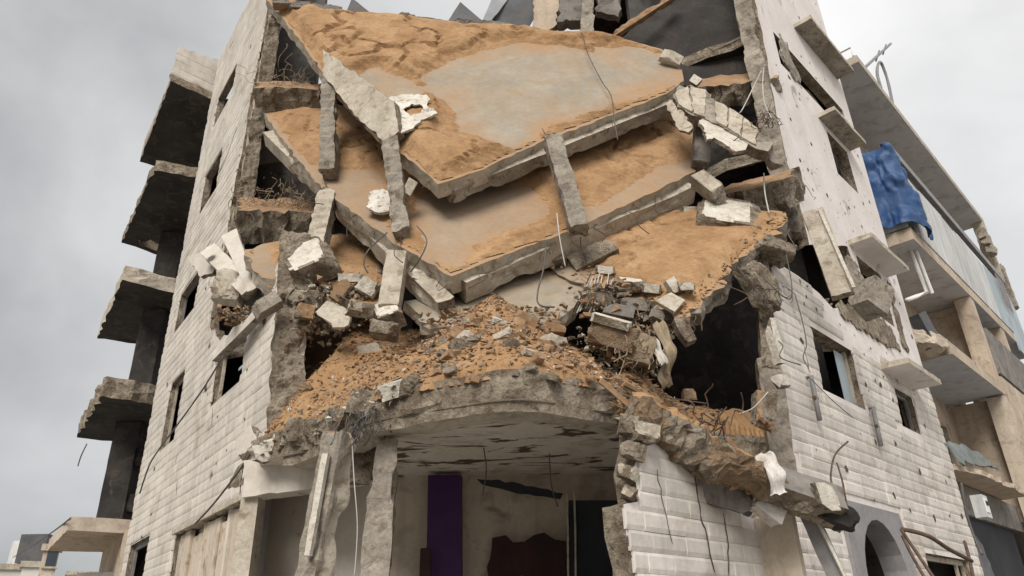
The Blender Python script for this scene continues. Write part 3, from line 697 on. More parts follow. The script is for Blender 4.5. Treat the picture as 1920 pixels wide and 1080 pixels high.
V, Fc, mi, _ = plate([at(x, y, 9.9) for x, y in ((895, 898), (935, 900), (1000, 912), (1055, 925), (1050, 935), (960, 922), (905, 908))], .04, rag=.01, bump=.003, step=.1, seed=75, nref=(0, -1, 0)); mk('hole_shade_plate', V, Fc, MT['dkwin'], ruin)  # thin near-black plate, the gap's shade put into its colour
# right return wall of the room (back of the stone pier)
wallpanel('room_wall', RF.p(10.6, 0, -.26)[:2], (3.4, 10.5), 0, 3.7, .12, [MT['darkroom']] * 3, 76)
# left chamfer: lintel, jamb
V, Fc, mi = beam(at(468, 902, 10.0), at(700, 872, 9.3), .46, .3, ref=(-.15, -1, 0), rag=.014, seed=81, bite=.025); mk('lintel', V, Fc, [MT['stone_l'], MT['plaster'], MT['plaster'], MT['plaster'], MT['broken']], ruin, mi)
V, Fc, mi = beam(at(476, 935, 10.05), at(452, 1090, 10.05) * [1, 1, 0], .22, .3, rag=.012, seed=82); mk('door_jamb', V, Fc, MT['pale'], ruin)
V, Fc, mi = beam(at(497, 935, 10.25), at(478, 1090, 10.25) * [1, 1, 0], .1, .2, rag=.006, seed=83); mk('door_jamb', V, Fc, MT['greypipe'], ruin)

# piers at the broken ends
b0, b1 = LF.p(9.12, 4.0, -.16), LF.p(8.70, 7.42, -.14)
V, Fc, mi = beam(b0, b1, .42, .4, ref=(.35, -1, 0), rag=.07, seed=91, bite=.10, step=.06, k=6); mk('column', V, Fc, [MT['broken'], MT['broken'], MT['broken'], MT['stone_l'], MT['broken']], ruin, mi)
V, Fc, mi = beam(RF.p(7.62, 3.3, -.15), RF.p(7.45, 5.1, -.15), .30, .34, ref=(-.2, -1, 0), rag=.03, seed=92, bite=.06); mk('column', V, Fc, [MT['concrete']] * 5, ruin, mi)
V, Fc, mi = beam(RF.p(7.5, 4.85, -.12), RF.p(7.12, 6.75, -.12), .22, .3, ref=(-.2, -1, 0), rag=.04, seed=93, bite=.08); mk('column', V, Fc, [MT['broken']] * 5, ruin, mi)
# upper broken wall ends (rough vertical seams)
V, Fc, mi = beam(LF.p(4.78, 8.8, -.2), LF.p(5.28, 17.6, -.2), .3, .34, ref=(.5, -1, 0), rag=.06, seed=94, bite=.08, k=4); mk('column', V, Fc, [MT['broken'], MT['pale'], MT['broken'], MT['stone_l'], MT['broken']], ruin, mi)
V, Fc, mi = beam(RF.p(5.28, 8.0, -.2), RF.p(5.0, 17.5, -.2), .34, .36, ref=(-.5, -1, 0), rag=.06, seed=95, bite=.08); mk('column', V, Fc, [MT['concrete'], MT['pale'], MT['broken'], MT['broken'], MT['broken']], ruin, mi)

# projecting balconies along the rear of the left wall
def balcony(h, pn, pf, thick, mats, seed, rag=.05, notch=None, bb=.05):
    n0, n1 = at(*pn[0], 1) * 0 + atH(*pn[0], h), atH(*pn[1], h); f0, f1 = atH(*pf[0], h), atH(*pf[1], h)
    inn = np.array([1.4, .9, 0]); P = [n0, n1, n1 + inn * .9 + np.array([-.1, .3, 0]), f1 + inn * 1.3, f1, f0]
    P = [p + np.array([0, 0, thick]) for p in P]
    V, Fc, mi, _ = plate(P, thick, rag=rag, bump=.02, step=.22, seed=seed, bbump=bb, holes=notch or ())
    return mk('balcony', V, Fc, mats, ruin, mi)
BM = [MT['broken'], MT['nearblack'], MT['broken']]  # undersides near-black, tops and rims broken concrete
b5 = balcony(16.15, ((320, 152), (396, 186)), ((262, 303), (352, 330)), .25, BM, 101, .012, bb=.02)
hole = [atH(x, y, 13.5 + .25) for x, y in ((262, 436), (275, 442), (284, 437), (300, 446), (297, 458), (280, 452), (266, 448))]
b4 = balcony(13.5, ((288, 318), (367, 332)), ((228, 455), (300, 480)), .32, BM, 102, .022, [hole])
b3 = balcony(10.3, ((228, 525), (325, 548)), ((183, 635), (310, 650)), .42, [MT['broken'], MT['nearblack'], MT['pale']], 103, .025)
b2 = balcony(7.2, ((192, 742), (290, 760)), ((143, 820), (270, 835)), .5, [MT['broken'], MT['nearblack'], MT['broken']], 104, .045)
b1 = balcony(4.2, ((126, 994), (243, 1000)), ((88, 1033), (182, 1035)), .3, [MT['concrete'], MT['tan'], MT['beige']], 105, .004, bb=.006)
# parapet end wall and side wall of the top balcony
n0, n1, f0 = atH(320, 152, 16.4), atH(398, 188, 16.4), atH(262, 303, 16.4); z = np.array([0, 0, 1.0])
V, Fc, mi, _ = plate([n0, n1, n1 + z * 1.55, n0 + z * 1.3 + (n1 - n0) * .03], .16, rag=.03, bump=.006, step=.14, seed=106, nref=(0, -1, 0)); pw = mk('parapet', V, Fc, [MT['stone_l'], MT['stone_l'], MT['broken']], b5, mi)
V, Fc, mi, _ = plate([n0 + np.array([.02, .18, 0]), f0, f0 + z * .9, n0 + z * 1.2 + np.array([.02, .18, 0])], .14, rag=.02, bump=.006, step=.3, seed=107, nref=(-1, 0, 0)); mk('parapet', V, Fc, [MT['pale']] * 3, b5, mi)
for i in range(5):                            # course lines standing proud on the parapet end
    a = n0 + z * (.06 + .25 * i); b = n1 + z * (.06 + .25 * i); o_ = np.array([-.1, -.16, 0]) * .12
    V, Fc, mi, _ = plate([a + (b - a) * .02 + o_, b - (b - a) * .02 + o_, b - (b - a) * .02 + z * .235 + o_, a + (b - a) * .02 + z * .235 + o_], .05, rag=.004, bump=.004, step=.2, seed=110 + i, nref=(0, -1, 0))
    mk('parapet_course', V, Fc, MT['stone_l'], b5)
# near-black columns of the rear bay
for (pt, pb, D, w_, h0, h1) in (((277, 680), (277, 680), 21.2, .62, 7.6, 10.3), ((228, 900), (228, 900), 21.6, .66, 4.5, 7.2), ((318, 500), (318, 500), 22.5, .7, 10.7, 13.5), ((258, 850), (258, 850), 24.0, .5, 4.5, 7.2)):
    c = at(*pt, D); V, Fc, mi = beam([c[0], c[1], h0 + .02], [c[0], c[1], h1 - .02], w_, w_ * .7, rag=.012, seed=int(D * 10), step=.2); mk('column', V, Fc, MT['nearblack'], ruin)
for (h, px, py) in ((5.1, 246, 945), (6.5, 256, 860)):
    c = at(px, py, 21.5); V, Fc, mi = rock(c, (.5, .4, .45), (0, 0, .4), int(h * 10), 3, 2); mk('concrete_block', V, Fc, MT['nearblack'], ruin)
# ground-level pier and wall under the lowest balcony
c = atH(182, 1036, 4.2); V, Fc, mi, _ = plate([np.array([c[0] + .15, c[1], .0]), np.array([-8.72, 17.0, 0]), np.array([-8.72, 17.0, 4.2]), np.array([c[0] + .15, c[1], 4.2])], .2, rag=0, bump=0, step=.5, seed=120, nref=(-1, 0, 0)); mk('partition_wall', V, Fc, MT['tan'], ruin)
V, Fc, mi = beam([-9.9, 18.4, 0], [-9.9, 18.4, 3.4], .9, .5, rag=.01, seed=121); mk('column', V, Fc, MT['cement'], ruin)
# roof parts above the hanging slab
for i, (pts, D, th, m) in enumerate(((((1000, 48), (1006, -30), (1050, -30), (1045, 45), (1022, 62)), 12.9, .2, 'tan'), (((1046, 40), (1052, -40), (1102, -40), (1094, 32), (1078, 38), (1062, 36)), 12.7, .3, 'cement'), (((1118, 22), (1122, -40), (1170, -40), (1160, 30)), 13.0, .2, 'cement'))):
    V, Fc, mi, _ = plate([at(x, y, D) for x, y in pts], th, rag=.03, bump=.02, step=.12, seed=130 + i, nref=(0, -1, 0)); mk('wall_stub', V, Fc, MT[m], ruin)
V, Fc, mi = beam(at(1100, 75, 12.2), at(1103, -30, 12.5), .3, .3, rag=.05, seed=135, bite=.05, taper=.7); mk('column', V, Fc, [MT['concrete']] * 5, ruin, mi)
V, Fc, mi = beam(at(1116, 90, 12.55), at(1266, -8, 12.9), .12, .16, rag=.05, seed=136, bite=.05); mk('torn_edge', V, Fc, [MT['clod']] * 5, ruin, mi)
V, Fc, mi, _ = plate([at(1118, 100, 13.1), at(1266, -6, 13.4), at(1330, -60, 13.4), at(1445, 20, 13.4), at(1455, 150, 13.4), at(1290, 165, 13.2)], .12, rag=.02, bump=.02, step=.3, seed=137, nref=(0, -1, 0)); mk('partition_wall', V, Fc, [MT['smoked_dim']] * 3, ruin, mi)
# torn floor ends: left
def torn(pts, thick, seed, mats, nref=(0, 0, 1), rag=.07, step=.12):
    V, Fc, mi, _ = plate([at(*p) for p in pts], thick, rag=rag, bump=.06, step=step, seed=seed, nref=nref, bbump=.05); return mk('floor_end', V, Fc, mats, ruin, mi)
TM = [MT['clod'], MT['broken'], MT['broken']]
torn([(478, 168, 12.75), (530, 158, 12.6), (604, 172, 12.3), (606, 160, 13.0), (540, 150, 13.4), (482, 152, 13.6)], .5, 141, TM)
torn([(448, 392, 12.4), (520, 398, 12.2), (604, 396, 12.0), (606, 380, 12.8), (530, 372, 13.3), (452, 372, 13.4)], .62, 142, TM)
# torn floor ends: right
torn([(1300, 165, 12.0), (1360, 158, 12.0), (1455, 150, 12.5), (1455, 128, 13.1), (1380, 140, 13.0), (1310, 150, 12.8)], .45, 143, TM)
torn([(1340, 372, 11.4), (1400, 352, 11.3), (1490, 330, 11.6), (1490, 316, 12.4), (1400, 336, 12.4), (1345, 356, 12.2)], .5, 144, TM)
# ------------------------------------------------------------------ fallen floor slabs
CG = {}
def fslab(label, PL, px, thick, seed, dustpoly=None, rag=.03, mats=None, crust=None, step=.13, group=None, name='fallen_slab', T=.13, base=.25, nref=(0, 0, 1), bump=.012, cat_='concrete slab', dmax=.78):
    pts = [PL.on(x, y) for x, y in px]
    V, Fc, mi, fr = plate(pts, thick, rag=rag, bump=bump, step=step, seed=seed, nref=nref)
    c, u, v, n = fr; Q = np.stack([(V - c) @ u, (V - c) @ v], 1)
    dust = np.full(len(V), base)
    if dustpoly:
        s = np.full(len(V), -9.)
        for q in dustpoly:
            w = np.array([PL.on(*p) for p in q]); s = np.maximum(s, sdist(Q, np.stack([(w - c) @ u, (w - c) @ v], 1)))
        dust = np.clip(.86 - sstep(-.5, .75, s + .7 * fbm(V, 1.3, 4, seed + 3)) * dmax, 0, 1)
    dust = np.clip(dust + .5 * fbm(V, 1.6, 5, seed + 9, .7), 0, 1)
    o = mk(name, V, Fc, mats or [MT['slab'], MT['cement'], MT['pale']], None, mi, attr={'dust': dust})
    tag(o, label, cat_, group)
    if crust:                                 # caked sand lying on the slab, with broken edges of its own
        O = np.array([PL.on(x, y) for x, y in px]); O2 = np.stack([(O - c) @ u, (O - c) @ v], 1); st = .055
        lo, hi = O2.min(0), O2.max(0); gx, gy = np.meshgrid(np.arange(lo[0], hi[0], st), np.arange(lo[1], hi[1], st)); ny, nx = gx.shape
        G = np.stack([gx.ravel(), gy.ravel()], 1); X = c + G[:, :1] * u + G[:, 1:] * v
        inside = sdist(G, O2) - .05 - .05 * fbm(X, 2.5, 3, seed + 8)
        s = np.full(len(G), 9.)
        for q in dustpoly:
            w = np.array([PL.on(*p) for p in q]); s = np.minimum(s, -sdist(G, np.stack([(w - c) @ u, (w - c) @ v], 1)))
        s = s + .42 * fbm(X, .9, 4, seed + 4) + .1 * fbm(X, 4.5, 3, seed + 6)
        lim = np.minimum(s - .05, inside * 1.2)
        h = T * (sstep(0, .10, lim) * .55 + .45 * sstep(.1, .6, lim)) * (1 + .5 * fbm(X, 1.7, 3, seed + 12)) + .026 * fbm(X, 5, 4, seed + 13) * sstep(0, .2, lim)
        # terraced cracks: the crust breaks in plates
        cr = np.abs(fbm(X * np.array([1, 1, .8]), .75, 4, seed + 14)); h = h + T * .8 * sstep(.0, .035, cr) * sstep(.1, .3, lim) - T * .25
        k = lim > 0; h = np.where(k, np.maximum(h, .004), -.02)
        W = X + n * (h + bump)[:, None]
        kk = k.reshape(ny, nx); F2 = []
        for i in range(ny - 1):
            for j in range(nx - 1):
                if kk[i, j] or kk[i + 1, j] or kk[i, j + 1] or kk[i + 1, j + 1]:
                    if inside[[i * nx + j, i * nx + j + 1, (i + 1) * nx + j, (i + 1) * nx + j + 1]].min() > -.03:
                        F2.append([i * nx + j, i * nx + j + 1, (i + 1) * nx + j + 1, (i + 1) * nx + j])
        us = np.unique(np.array(F2)); rm = {int(a): b for b, a in enumerate(us)}
        F2 = [[rm[a] for a in f] for f in F2]
        tag(mk('sand', W[us], F2, MT['sand'], None), crust, kind='stuff')
    return o, PL, fr
S1 = Plane((500, 0, 13.6), (820, 345, 9.3), (1278, 155, 11.5))
S2 = Plane((497, 215, 13.0), (845, 515, 9.0), (1305, 320, 11.2))
px1 = [(497, -6), (560, 72), (606, 136), (668, 200), (728, 262), (765, 298), (822, 346), (905, 318), (1010, 268), (1130, 222), (1250, 176), (1282, 152), (1272, 112), (1240, 92), (1180, 75), (1120, 66), (1040, 62), (950, 50), (870, 47), (780, 36), (700, 28), (620, 22), (560, 4)]
g1 = [(800, 135), (838, 108), (900, 92), (1000, 84), (1120, 95), (1195, 118), (1215, 165), (1120, 206), (1020, 228), (1008, 262), (960, 272), (925, 262), (855, 240), (828, 190), (800, 165)]
fslab('uppermost hanging floor slab, its face caked with sand round a bare grey patch', S1, px1, .26, 201, [g1, [(1100, 85), (1180, 82), (1270, 118), (1270, 152), (1180, 185), (1120, 200)], [(640, 150), (700, 130), (780, 160), (800, 200), (730, 210)]], crust='crusted orange sand caked on the uppermost hanging slab', rag=.013)
px2 = [(494, 212), (556, 296), (602, 352), (668, 402), (740, 456), (790, 486), (846, 518), (905, 494), (1000, 458), (1080, 427), (1200, 372), (1304, 322), (1300, 240), (1275, 185), (1100, 200), (800, 240), (620, 192), (600, 194)]
g2 = [(770, 420), (790, 360), (880, 340), (1000, 350), (1020, 400), (930, 420), (900, 455), (850, 490), (800, 470)]
fslab('second hanging floor slab below the uppermost one, sand dusted with a pale lip', S2, px2, .30, 202, [g2, [(600, 330), (700, 320), (720, 420), (640, 400)], [(1080, 400), (1300, 300), (1310, 340), (1090, 440)], [(494, 212), (560, 290), (740, 450), (720, 460), (540, 320)]], crust='thin orange sand lying on the second hanging slab', T=.07, rag=.013, dmax=.5)
# edge beams of the hanging slabs
def edge_beam(label, a, b, w, d, ref, mats, seed, rag=.015, bite=.0, **k):
    V, Fc, mi = beam(a, b, w, d, ref=ref, rag=rag, seed=seed, bite=bite, **k); o = mk('edge_beam', V, Fc, mats, None, mi); tag(o, label, 'concrete beam'); return o
def updip(S):
    v = np.array([0, 0, 1.0]) - S.n * S.n[2]; return v / np.linalg.norm(v)
U1, U2 = updip(S1) * .17, updip(S2) * .15
e1a, e1b = S1.on(838, 349) - S1.n * .27, S1.on(1262, 180) - S1.n * .27
edge_beam('long pale beam along the lower right edge of the uppermost slab', e1a + (e1b - e1a) * .01 + U1, e1b + U1, .22, .26, S1.n, [MT['pale'], MT['concrete'], MT['pale'], MT['concrete'], MT['broken']], 211, bite=.05)
e2a, e2b = S2.on(862, 520) - S2.n * .3, S2.on(1300, 338) - S2.n * .3
edge_beam('deep pale beam along the lower right edge of the second slab', e2a + U2, e2b + U2, .24, .34, S2.n, [MT['pale'], MT['concrete'], MT['pale'], MT['pale'], MT['broken']], 212, bite=.06)
e3a, e3b = S2.on(508, 232) - S2.n * .2, S2.on(838, 530) - S2.n * .3
edge_beam('slanting pale beam along the left edge of the second slab', e3a + np.array([-.05, .05, -.08]), e3b + np.array([-.02, .05, -.1]), .26, .30, S2.n, [MT['pale'], MT['pale'], MT['concrete'], MT['pale'], MT['broken']], 213, bite=.05)
# grey wall panel standing on the left edge of the top slab
PA = Plane((606, 92, 11.2), (738, 192, 9.75), (722, 266, 9.75))
o = fslab('smooth grey wall panel standing along the left edge of the uppermost slab', PA, [(605, 92), (640, 118), (700, 160), (738, 190), (748, 246), (724, 268), (690, 238), (650, 196), (606, 140)], .16, 203, rag=.012, mats=[MT['pale'], MT['concrete'], MT['broken']], name='wall_panel', nref=(-.4, -1, 0), cat_='wall panel', base=.1)
# third level: two leaning plates
S3 = Plane((1285, 600, 8.8), (1478, 400, 11.2), (1050, 480, 10.3))
px3 = [(1035, 505), (1010, 470), (1060, 452), (1130, 436), (1250, 398), (1330, 386), (1476, 398), (1482, 414), (1405, 470), (1385, 492), (1340, 545), (1286, 600), (1250, 580), (1180, 548), (1110, 545)]
fslab('sand covered floor slab at the right, tilted above the dark cave', S3, px3, .26, 204, [[(1035, 505), (1060, 480), (1100, 520), (1100, 545)]], crust='loose orange sand on the tilted slab above the dark cave', T=.09, rag=.05, mats=[MT['slab'], MT['darkroom'], MT['concrete']])
S3b = Plane((770, 572, 9.55), (1100, 512, 10.0), (1000, 592, 9.1))
fslab('bare grey plastered slab lying flat below the second hanging slab', S3b, [(762, 566), (800, 545), (870, 530), (960, 520), (1060, 500), (1120, 505), (1100, 555), (1060, 590), (1000, 612), (900, 612), (790, 606)], .2, 205, rag=.04, base=.12)
S3L = Plane((465, 468, 11.4), (690, 440, 11.6), (600, 545, 10.2))
fslab('sandy floor slab at the left, tilted behind the broken pier', S3L, [(458, 468), (520, 452), (600, 440), (692, 436), (748, 490), (742, 548), (700, 570), (610, 560), (545, 528), (490, 520)], .26, 206, [[(458, 468), (500, 460), (540, 520), (490, 520)]], crust='thin orange sand on the tilted slab behind the broken pier', T=.05, rag=.035)

# ------------------------------------------------------------------ sand mound over the entrance
AP = np.array([[q[0], q[1]] for q in A])
AX = np.vstack([[[-5.2, 8.0], [-4.0, 8.35], [-3.0, 8.6]], AP[AP[:, 0] > -2.7]])
def mound_h(X):
    de = sdist(X, AX, closed=False); d = sdist(X, AP, closed=False); yi = np.interp(X[:, 0], AP[:, 0], AP[:, 1]); d = np.where(X[:, 1] > yi, d, -d)
    k = 1 - .82 * sstep(1.2, 2.3, X[:, 0] + .10 * (X[:, 1] - 8)); kl = 1 + .42 * sstep(-1.3, -2.7, X[:, 0]); df = np.maximum(d, 0); d = d
    Y = np.stack([X[:, 0], X[:, 1], np.zeros(len(X))], 1)
    s = np.minimum(df * 1.5 + .02, np.minimum(de * .84, 1.85 + .14 * (de - 2.2)) * k * kl) + .34 * np.exp(-((d - .3) / .28) ** 2) * sstep(1.0, 1.6, X[:, 0])
    s = s * sstep(-.02, -.7, (X - RF.o) @ RF.n)
    return 4.03 + s + (.16 * fbm(Y, .9, 3, 5) + .07 * fbm(Y, 3.2, 4, 6) + .05 * np.abs(fbm(Y, 7, 4, 7, .65)) + .03 * sstep(.1, .35, fbm(Y, 3.6, 4, 8))) * sstep(-.02, .5, d) + .03 * sstep(-.05, .1, d), d
def mound():
    st = .038; xs = np.arange(-4.0, 3.5, st); ys = np.arange(6.6, 12.2, st); gx, gy = np.meshgrid(xs, ys); ny, nx = gx.shape
    X = np.stack([gx.ravel(), gy.ravel()], 1); h, d = mound_h(X)
    lf = np.array([LF.d[1], -LF.d[0]]); lin = (X - LF.o) @ LF.n; rin = (X - RF.o) @ RF.n
    Y = np.stack([X[:, 0], X[:, 1], np.zeros(len(X))], 1)
    tl = (X - LF.o) @ LF.d; tr = (X - RF.o) @ RF.d
    ok = (d > -.02 + .06 * fbm(Y, 2.4, 3, 15)) & ((lin < -.3) | (tl > 9.1)) & (rin < np.where(tr > 7.7, -.04, -.3)) & (X[:, 1] < 11.9)
    V = np.stack([X[:, 0], X[:, 1], h], 1); kk = ok.reshape(ny, nx); F2 = []
    for i in range(ny - 1):
        for j in range(nx - 1):
            if kk[i, j] and kk[i + 1, j] and kk[i, j + 1] and kk[i + 1, j + 1]: F2.append([i * nx + j, i * nx + j + 1, (i + 1) * nx + j + 1, (i + 1) * nx + j])
    ec = {}
    for f in F2:
        for a, b in zip(f, f[1:] + f[:1]): ec[(min(a, b), max(a, b))] = ec.get((min(a, b), max(a, b)), 0) + 1
    bv = np.unique(np.array([e_ for e_, c_ in ec.items() if c_ == 1])); V[bv, 2] = np.minimum(V[bv, 2] - .02, np.where(d[bv] < .5, 3.95, V[bv, 2] - .06)); V[bv, :2] += RNG.normal(0, .012, (len(bv), 2))
    us = np.unique(np.array(F2)); rm = {int(a): b for b, a in enumerate(us)}
    tag(mk('sand', V[us], [[rm[a] for a in f] for f in F2], MT['sand'], None), 'mound of orange sand spilled over the round entrance slab', kind='stuff')
mound()
def hit(px, py):
    d = ray(px, py)
    for t in np.arange(6.0, 15, .03):
        p = CP + d * t
        if abs(p[0]) < 4.2 and p[1] > 6.5 and p[2] <= mound_h(p[None, :2])[0][0] and p[1] > np.interp(p[0], AP[:, 0], AP[:, 1]) - .05: return p
    return at(px, py, 9.0)

# rubble templates: hulls
def hull(seed, n=11):
    rng = np.random.default_rng(seed); bm = bmesh.new(); dims = rng.uniform(.5, 1, 3)
    for _ in range(n): bm.verts.new((rng.uniform(-1, 1, 3) * dims).tolist())
    bmesh.ops.convex_hull(bm, input=bm.verts[:]); bmesh.ops.delete(bm, geom=[v for v in bm.verts if not v.link_faces], context='VERTS')
    bm.verts.index_update(); V = np.array([v.co[:] for v in bm.verts]); Fc = [[v.index for v in f.verts] for f in bm.faces]; bm.free(); return V, Fc
HULL = [hull(300 + i) for i in range(9)]
def scatter(name, label, P, S, mats, seed, flat=.7):
    rng = np.random.default_rng(seed); q = []
    for p, s in zip(P, S):
        V, Fc = HULL[rng.integers(len(HULL))]; Rm = rotm(*rng.uniform(0, 6.28, 3)); W = ((V * ((2.4, .45, .35) if rng.random() < .22 else (1, 1, 1))) @ Rm.T) * s * np.array([1, 1, flat]) + p
        q.append((W, Fc, [int(rng.integers(len(mats)))] * len(Fc)))
    V, Fc, mi = join(q); return tag(mk(name, V, Fc, mats, None, mi), label, kind='stuff')
def on_mound(n, seed, box_, bias=1.0):
    rng = np.random.default_rng(seed); X = np.stack([rng.uniform(box_[0], box_[1], n * 3), rng.uniform(box_[2], box_[3], n * 3)], 1); h, d = mound_h(X)
    ok = (d > .03) & (((X - LF.o) @ LF.n < -.35) | ((X - LF.o) @ LF.d > 9.2)) & ((X - RF.o) @ RF.n < -.35); X, h = X[ok][:n], h[ok][:n]; return np.stack([X[:, 0], X[:, 1], h], 1)
RM = [MT['clod'], MT['clod'], MT['clod'], MT['sand'], MT['broken']]
P = on_mound(11000, 21, (-3.6, 2.8, 6.8, 10.6)); scatter('rubble', 'fine rubble and clods scattered over the sand mound', P, .008 + .042 * RNG.random(len(P)) ** 2.5, RM, 22)
P = on_mound(1100, 23, (-3.4, 2.4, 6.9, 10.0)); scatter('rubble', 'small pale stone chips strewn on the sand mound', P, .006 + .04 * RNG.random(len(P)) ** 3, [MT['white'], MT['pale'], MT['pale']], 24)
P = on_mound(1300, 25, (-1.6, 2.2, 7.3, 10.4)); scatter('rubble', 'coarser brown rubble on the right half of the sand mound', P, .02 + .075 * RNG.random(len(P)) ** 2, [MT['clod'], MT['clod'], MT['earthy'], MT['broken']], 26, .5)
def on_plane(S, poly, n, seed, off=.08):
    rng = np.random.default_rng(seed); o = []; q = np.array(poly, float); lo, hi = q.min(0), q.max(0)
    while len(o) < n:
        p = rng.uniform(lo, hi)
        if pip(p[None], q)[0]: o.append(S.on(*p, off))
    return np.array(o)
P = on_plane(S3, px3, 420, 27); scatter('rubble', 'fine rubble on the tilted slab above the dark cave', P, RNG.uniform(.012, .05, len(P)), RM, 28)
P = on_plane(S3b, [(790, 590), (860, 575), (1000, 575), (1060, 570), (1050, 600), (800, 610)], 160, 29); scatter('rubble', 'brown rubble along the foot of the bare grey slab', P, RNG.uniform(.02, .07, len(P)), RM, 30)
P = np.array([S3L.on(RNG.uniform(555, 735), RNG.uniform(500, 560), .06) for _ in range(160)]); scatter('rubble', 'mixed rubble piled behind the broken pier', P, RNG.uniform(.02, .08, len(P)), [MT['clod'], MT['broken'], MT['concrete'], MT['pale']], 31)

# ------------------------------------------------------------------ chunks one can point at
BR = MT['broken']
def chunk(label, px, py, D, dims, rot, mats=None, seed=1, cuts=4, rag=.05, name='masonry_chunk', n=10, cat_='masonry chunk', group=None, keep=.82):
    p = (D.on(px, py, dims[2] * .42) if isinstance(D, Plane) else at(px, py, D)) if not isinstance(D, str) else hit(px, py)
    mats = mats or [MT['broken']] * 7
    V, Fc, mi = rock(p, dims, rot, seed, n, cuts, rag, keep=keep); o = mk(name, V, Fc, mats, None, mi); return tag(o, label, cat_, group)
W_F = lambda *k: [MT['white'] if i in k else MT['broken'] for i in range(7)]
rad = math.radians
chunk('big white faced stone block at the right of the sand slab, under the wall fragment', 1366, 408, S3, (1.0, .80, .28), (rad(60), rad(14), rad(-4)), W_F(4), 401, cuts=3)
chunk('narrow concrete stub with white patches leading up from the big white block', 1330, 352, 10.6, (.26, .25, .62), (rad(-20), rad(-28), 0), [MT['pale'] if i == 3 else MT['concrete'] for i in range(7)], 402, cuts=3)
chunk('flat white chunk left of the big white block, on the sand slab', 1296, 398, S3, (.42, .3, .16), (rad(25), 0, rad(5)), W_F(3, 4), 403, cuts=2)
chunk('white faced foot of the left hanging column, large rough block', 583, 492, 10.25, (.70, .72, .38), (rad(60), rad(-28), rad(6)), W_F(4), 404, cuts=4)
chunk('white faced block at the foot of the middle leaning column', 730, 590, 9.3, (.34, .42, .26), (rad(55), rad(-22), rad(4)), W_F(4), 405, cuts=4)
chunk('grey rubbly lump under the foot of the middle leaning column', 722, 618, 9.15, (.34, .3, .22), (0, rad(10), 0), None, 406, rag=.12)
chunk('long thin floor tile slab with a pale top edge, tipped on the sand', 1112, 478, 9.9, (.72, .12, .30), (rad(-10), rad(-24), rad(-8)), [MT['broken'], MT['broken'], MT['broken'], MT['broken'], MT['tan'], MT['broken'], MT['broken']], 407, cuts=2)
chunk('short tan tile slab left of the long tipped tile', 1032, 490, 9.9, (.5, .16, .12), (rad(-10), rad(-12), 0), [MT['broken']] * 4 + [MT['white']] + [MT['broken']] * 2, 408, cuts=2)
chunk('small white brick standing right of the rusty bar bundle', 1134, 507, 9.5, (.27, .14, .11), (rad(20), rad(8), 0), W_F(3, 4), 409, cuts=2)
chunk('white crumbling lump left of the white brick row', 1180, 535, 9.2, (.40, .26, .16), (rad(40), rad(6), 0), W_F(4), 410, cuts=5, rag=.12)
chunk('white brick at the right end of the crumbled row', 1221, 541, 9.15, (.24, .16, .12), (rad(24), rad(10), 0), W_F(3, 4), 411, cuts=2)
chunk('square beige tile leaning against the lip of the cave slab', 1256, 566, 8.85, (.28, .05, .28), (rad(-25), rad(38), rad(-10)), [MT['pale']] * 7, 412, cuts=1, rag=.02)
chunk('curled white shell of stone on the slab right of the beige tile', 1262, 538, 9.0, (.13, .14, .22), (rad(10), rad(-30), 0), W_F(0, 1, 2, 3, 4), 413, cuts=3)
chunk('rounded white stone on the slab above the cave lip', 1286, 538, 9.0, (.2, .2, .1), (rad(20), 0, 0), W_F(3, 4), 414, cuts=4)
chunk('big dark concrete boulder with a white top beside the cave', 1150, 632, 8.25, (.56, .42, .30), (rad(12), rad(22), rad(-8)), [MT['earthy']] * 4 + [MT['white'], MT['earthy'], MT['earthy']], 415, cuts=4)
chunk('white top flake on the boulder beside the cave', 1146, 603, 8.08, (.46, .3, .10), (rad(26), rad(22), rad(-8)), [MT['white']] * 6 + [BR], 416, cuts=2)
chunk('square grey block in the rubble under the white bricks', 1232, 590, 8.9, (.15, .15, .13), (rad(15), rad(20), rad(20)), [MT['concrete']] * 7, 417, cuts=1)
chunk('grey hollow block lying in the gap left of the square grey block', 1190, 572, 9.1, (.38, .2, .16), (rad(15), rad(8), 0), [MT['concrete']] * 7, 418, cuts=2)
chunk('second grey hollow block below, half hidden in shade', 1160, 584, 9.0, (.4, .2, .15), (rad(10), rad(14), 0), [MT['cement']] * 7, 419, cuts=2)
chunk('pale rough lump left of the hollow blocks, by the bar bundle', 1128, 562, 9.1, (.3, .25, .26), (rad(10), rad(-10), rad(20)), None, 420, cuts=5)
chunk('brown nose of concrete hanging from the cave slab corner', 1282, 622, 8.75, (.16, .18, .34), (0, rad(-16), 0), [MT['broken']] * 7, 421, cuts=3)
chunk('dark grey concrete block sitting on the broken right wall top', 1632, 560, 12.0, (.42, .45, .5), (rad(8), rad(28), rad(25)), [MT['concrete']] * 7, 422, cuts=3)
chunk('grey pebbly chunk on the sand slope below the leaning column', 958, 648, 'm', (.15, .12, .12), (0, 0, 1), [MT['broken']] * 7, 423, cuts=4)
chunk('pair of dusty grey lumps in the middle of the sand slope', 862, 655, 'm', (.27, .2, .2), (.3, .2, .4), [MT['broken']] * 7, 424, cuts=5, rag=.15)
chunk('pale flat stone on the sand left of the middle', 690, 656, 'm', (.34, .26, .14), (.2, -.3, .3), [MT['pale']] * 7, 425, cuts=4)
chunk('brown slab shard propped on the sand behind the flat stone', 738, 645, 'm', (.42, .24, .12), (.25, -.25, .2), [MT['clod']] * 7, 426, cuts=3)
chunk('dark brown clod near the top of the sand slope', 985, 605, 'm', (.28, .2, .22), (.3, .4, .2), [MT['clod']] * 7, 427, cuts=4)
chunk('flat brown clod right of the dark clod on the sand top', 1030, 618, 'm', (.4, .22, .14), (.2, .1, .2), [MT['clod']] * 7, 428, cuts=4)
